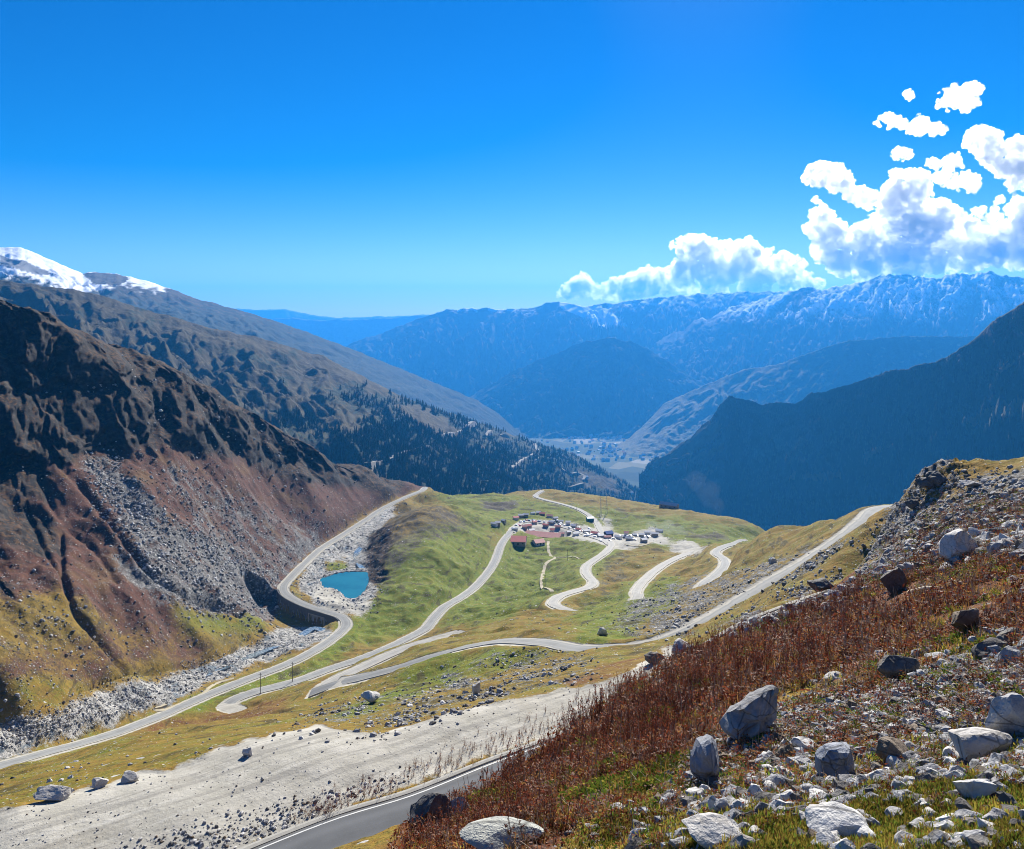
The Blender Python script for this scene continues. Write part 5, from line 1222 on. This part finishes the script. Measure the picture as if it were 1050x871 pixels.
for q in range(230):
    py=443+30*r.random()**.8; px=r.normal(612+(py-443)*.9,36)
    if q<60: py=r.normal(449,1.5); px=r.normal(612,14)
    Y=6500.0
    for _ in range(12): Y=F*-floor_z(Y*(px-HX)/F,Y)/(py-HY)
    X=Y*(px-HX)/F; o=bpy.data.objects.new('town_house',TW[int(r.choice(3,p=[.6,.15,.25]))]); COL.objects.link(o); o.location=(X,Y,floor_z(X,Y)); s=r.uniform(.45,1.15); o.scale=(s,s,s*r.uniform(.8,1.4)); o.rotation_euler=(0,0,r.uniform(-.6,.6))
    tag(o,'tiny pale building of the far town on the hazy valley floor','house','buildings of the far town')
# ------------------------------------------------------------------ clouds behind the ranges
def cloud_mat(name,dens,scale):
    m=NT(name); v=m.n('ShaderNodeVolumePrincipled'); v.inputs['Color'].default_value=(.998,.998,.998,1); v.inputs['Anisotropy'].default_value=.6
    n=m.noise(m.pos(),scale,6,.68); m.put(v.inputs['Density'],m.math('MULTIPLY',m.remap(n,.38,.62),dens))
    m.t.links.new(v.outputs[0],m.out.inputs['Volume']); return m.mat
M['cloud']=cloud_mat('cloud_vapour',.016,.0035); M['wisp']=cloud_mat('wisp_vapour',.011,.005)
CY=29000.0; kpx=CY/F
ico=bmesh.new(); bmesh.ops.create_icosphere(ico,subdivisions=2,radius=1); IV=np.array([v.co[:] for v in ico.verts]); IF=np.array([[v.index for v in f.verts] for f in ico.faces]); ico.free()
tex1=bpy.data.textures.new('billow','CLOUDS'); tex1.noise_scale=11*kpx; tex1.noise_depth=6; tex1.noise_basis='ORIGINAL_PERLIN'
tex2=bpy.data.textures.new('puff','CLOUDS'); tex2.noise_scale=3.5*kpx; tex2.noise_depth=4
def cloud(polys,n,rmin,rmax,label,mat='cloud',thick=1.0,d1=14,d2=7):
    q=np.random.default_rng(abs(hash(label))%1000 if False else len(label)*7+n); VV=[];FF=[];b=0
    for poly in polys:
        a=np.array(poly,float); k=0; m=int(n*1.0/len(polys)); tries=0
        while k<m and tries<m*200:
            tries+=1
            x=q.uniform(a[:,0].min(),a[:,0].max()); y=q.uniform(a[:,1].min(),a[:,1].max())
            if not inpoly(np.array([x]),np.array([y]),poly)[0]: continue
            d=polydist(np.array([x]),np.array([y]),list(poly)+[poly[0]])[0][0]
            rad=min(max(d,rmin*.8),q.uniform(rmin,rmax)); 
            if d<rmin*.5: rad=rmin*.7
            Yc=CY+q.normal(0,1)*min(d,rmax)*kpx*.7*thick; c=np.array(W(x,y,CY)); c[1]=Yc
            VV.append(IV*(rad+1.2)*kpx+c); FF.append(IF+b); b+=len(IV); k+=1
    o=mesh_np('cloud',np.concatenate(VV),np.concatenate(FF),M[mat],smooth=True)
    rm=o.modifiers.new('join','REMESH'); rm.mode='VOXEL'; rm.voxel_size=1.0*kpx; rm.use_smooth_shade=True
    for tx,st in ((tex1,d1),(tex2,d2)):
        dm=o.modifiers.new('billow','DISPLACE'); dm.texture=tx; dm.texture_coords='GLOBAL'; dm.strength=st*kpx; dm.mid_level=.5
    return tag(o,label,'cloud')
cloud([[(572,302),(582,290),(597,280),(608,292),(604,304),(580,306)],[(605,296),(640,284),(662,274),(690,277),(690,300),(640,308),(606,306)],[(684,300),(688,250),(712,239),(738,247),(765,243),(800,258),(826,266),(832,280),(848,290),(835,300),(740,304)]],420,3,13,'long low cumulus bank lying behind the middle snow ridges')
cloud([[(821,177),(840,166),(865,170),(880,192),(904,200),(917,175),(943,176),(958,200),(930,218),(880,210),(848,190),(826,187)],[(826,208),(838,204),(854,224),(880,233),(905,214),(958,203),(1000,226),(1042,243),(1058,262),(1000,278),(930,284),(880,290),(852,280),(834,262)]],520,3,15,'big white cumulus with two arms above the snow streaked range')
cloud([[(986,142),(1003,126),(1020,138),(1062,144),(1064,188),(1036,197),(1030,183),(1006,168)],[(1040,204),(1066,196),(1066,276),(1028,276)]],220,3,12,'tall cumulus cut by the right edge of the sky')
def oval(x,y,a,b): return [(x+a*cos(t),y+b*sin(t)) for t in np.linspace(0,2*pi,14)[:-1]]
cloud([[(1000,215),(1030,200),(1060,205),(1066,250),(1040,245),(1010,228)],[(950,180),(975,172),(1000,180),(1010,196),(985,200)]],90,2,7,'thin ragged cloud veil between the two big cumulus','wisp')
cloud([oval(982,102,22,15),oval(1000,92,8,7)],60,2,7,'ragged topmost cloud puff in the right of the sky','wisp',d1=12,d2=6)
cloud([oval(912,124,14,7),oval(938,130,14,11),oval(960,133,10,6)],60,2,5,'row of small puffs under the topmost cloud','wisp',d1=9,d2=5)
cloud([oval(924,158,11,7)],18,2,5,'lone small puff above the two armed cumulus','wisp',d1=9,d2=5)
cloud([oval(962,168,14,6),oval(980,166,10,8)],34,2,5,'small pale puffs between the two big cumulus','wisp',d1=9,d2=5)
cloud([oval(932,98,5,5)],10,2,3,'tiniest cloud scrap left of the topmost puff','wisp',d1=6,d2=4)
# ------------------------------------------------------------------ drifting smoke of the hamlet's fires
def smoke(pts,rad,dens,name='smoke'):
    m=NT('smoke_vapour'); v=m.n('ShaderNodeVolumePrincipled'); v.inputs['Color'].default_value=(.8,.86,.95,1); v.inputs['Density'].default_value=dens; m.t.links.new(v.outputs[0],m.out.inputs['Volume'])
    q=np.random.default_rng(len(pts)); VV=[];FF=[];b=0
    for k in range(len(pts)-1):
        for t in np.linspace(0,1,5):
            p=pts[k]*(1-t)+pts[k+1]*t; rr=rad[k]*(1-t)+rad[k+1]*t
            VV.append(IV*rr*q.uniform(.6,1.2)+np.array(p)+q.normal(0,rr*.4,3)); FF.append(IF+b); b+=len(IV)
    o=mesh_np(name,np.concatenate(VV),np.concatenate(FF),m.mat,smooth=True)
    rm=o.modifiers.new('join','REMESH'); rm.mode='VOXEL'; rm.voxel_size=1.2
    return tag(o,kind='stuff')
a=hit(704,548)
smoke([a+Vector((0,0,1)),a+Vector((-10,-3,5)),a+Vector((-24,-5,8)),a+Vector((-38,-5,9))],[2,4.5,6,4],.012)
b=hit(738,530)
smoke([b+Vector((0,0,2)),b+Vector((-4,6,14)),b+Vector((-12,12,26)),b+Vector((-26,20,36))],[3,7,10,9],.0016)
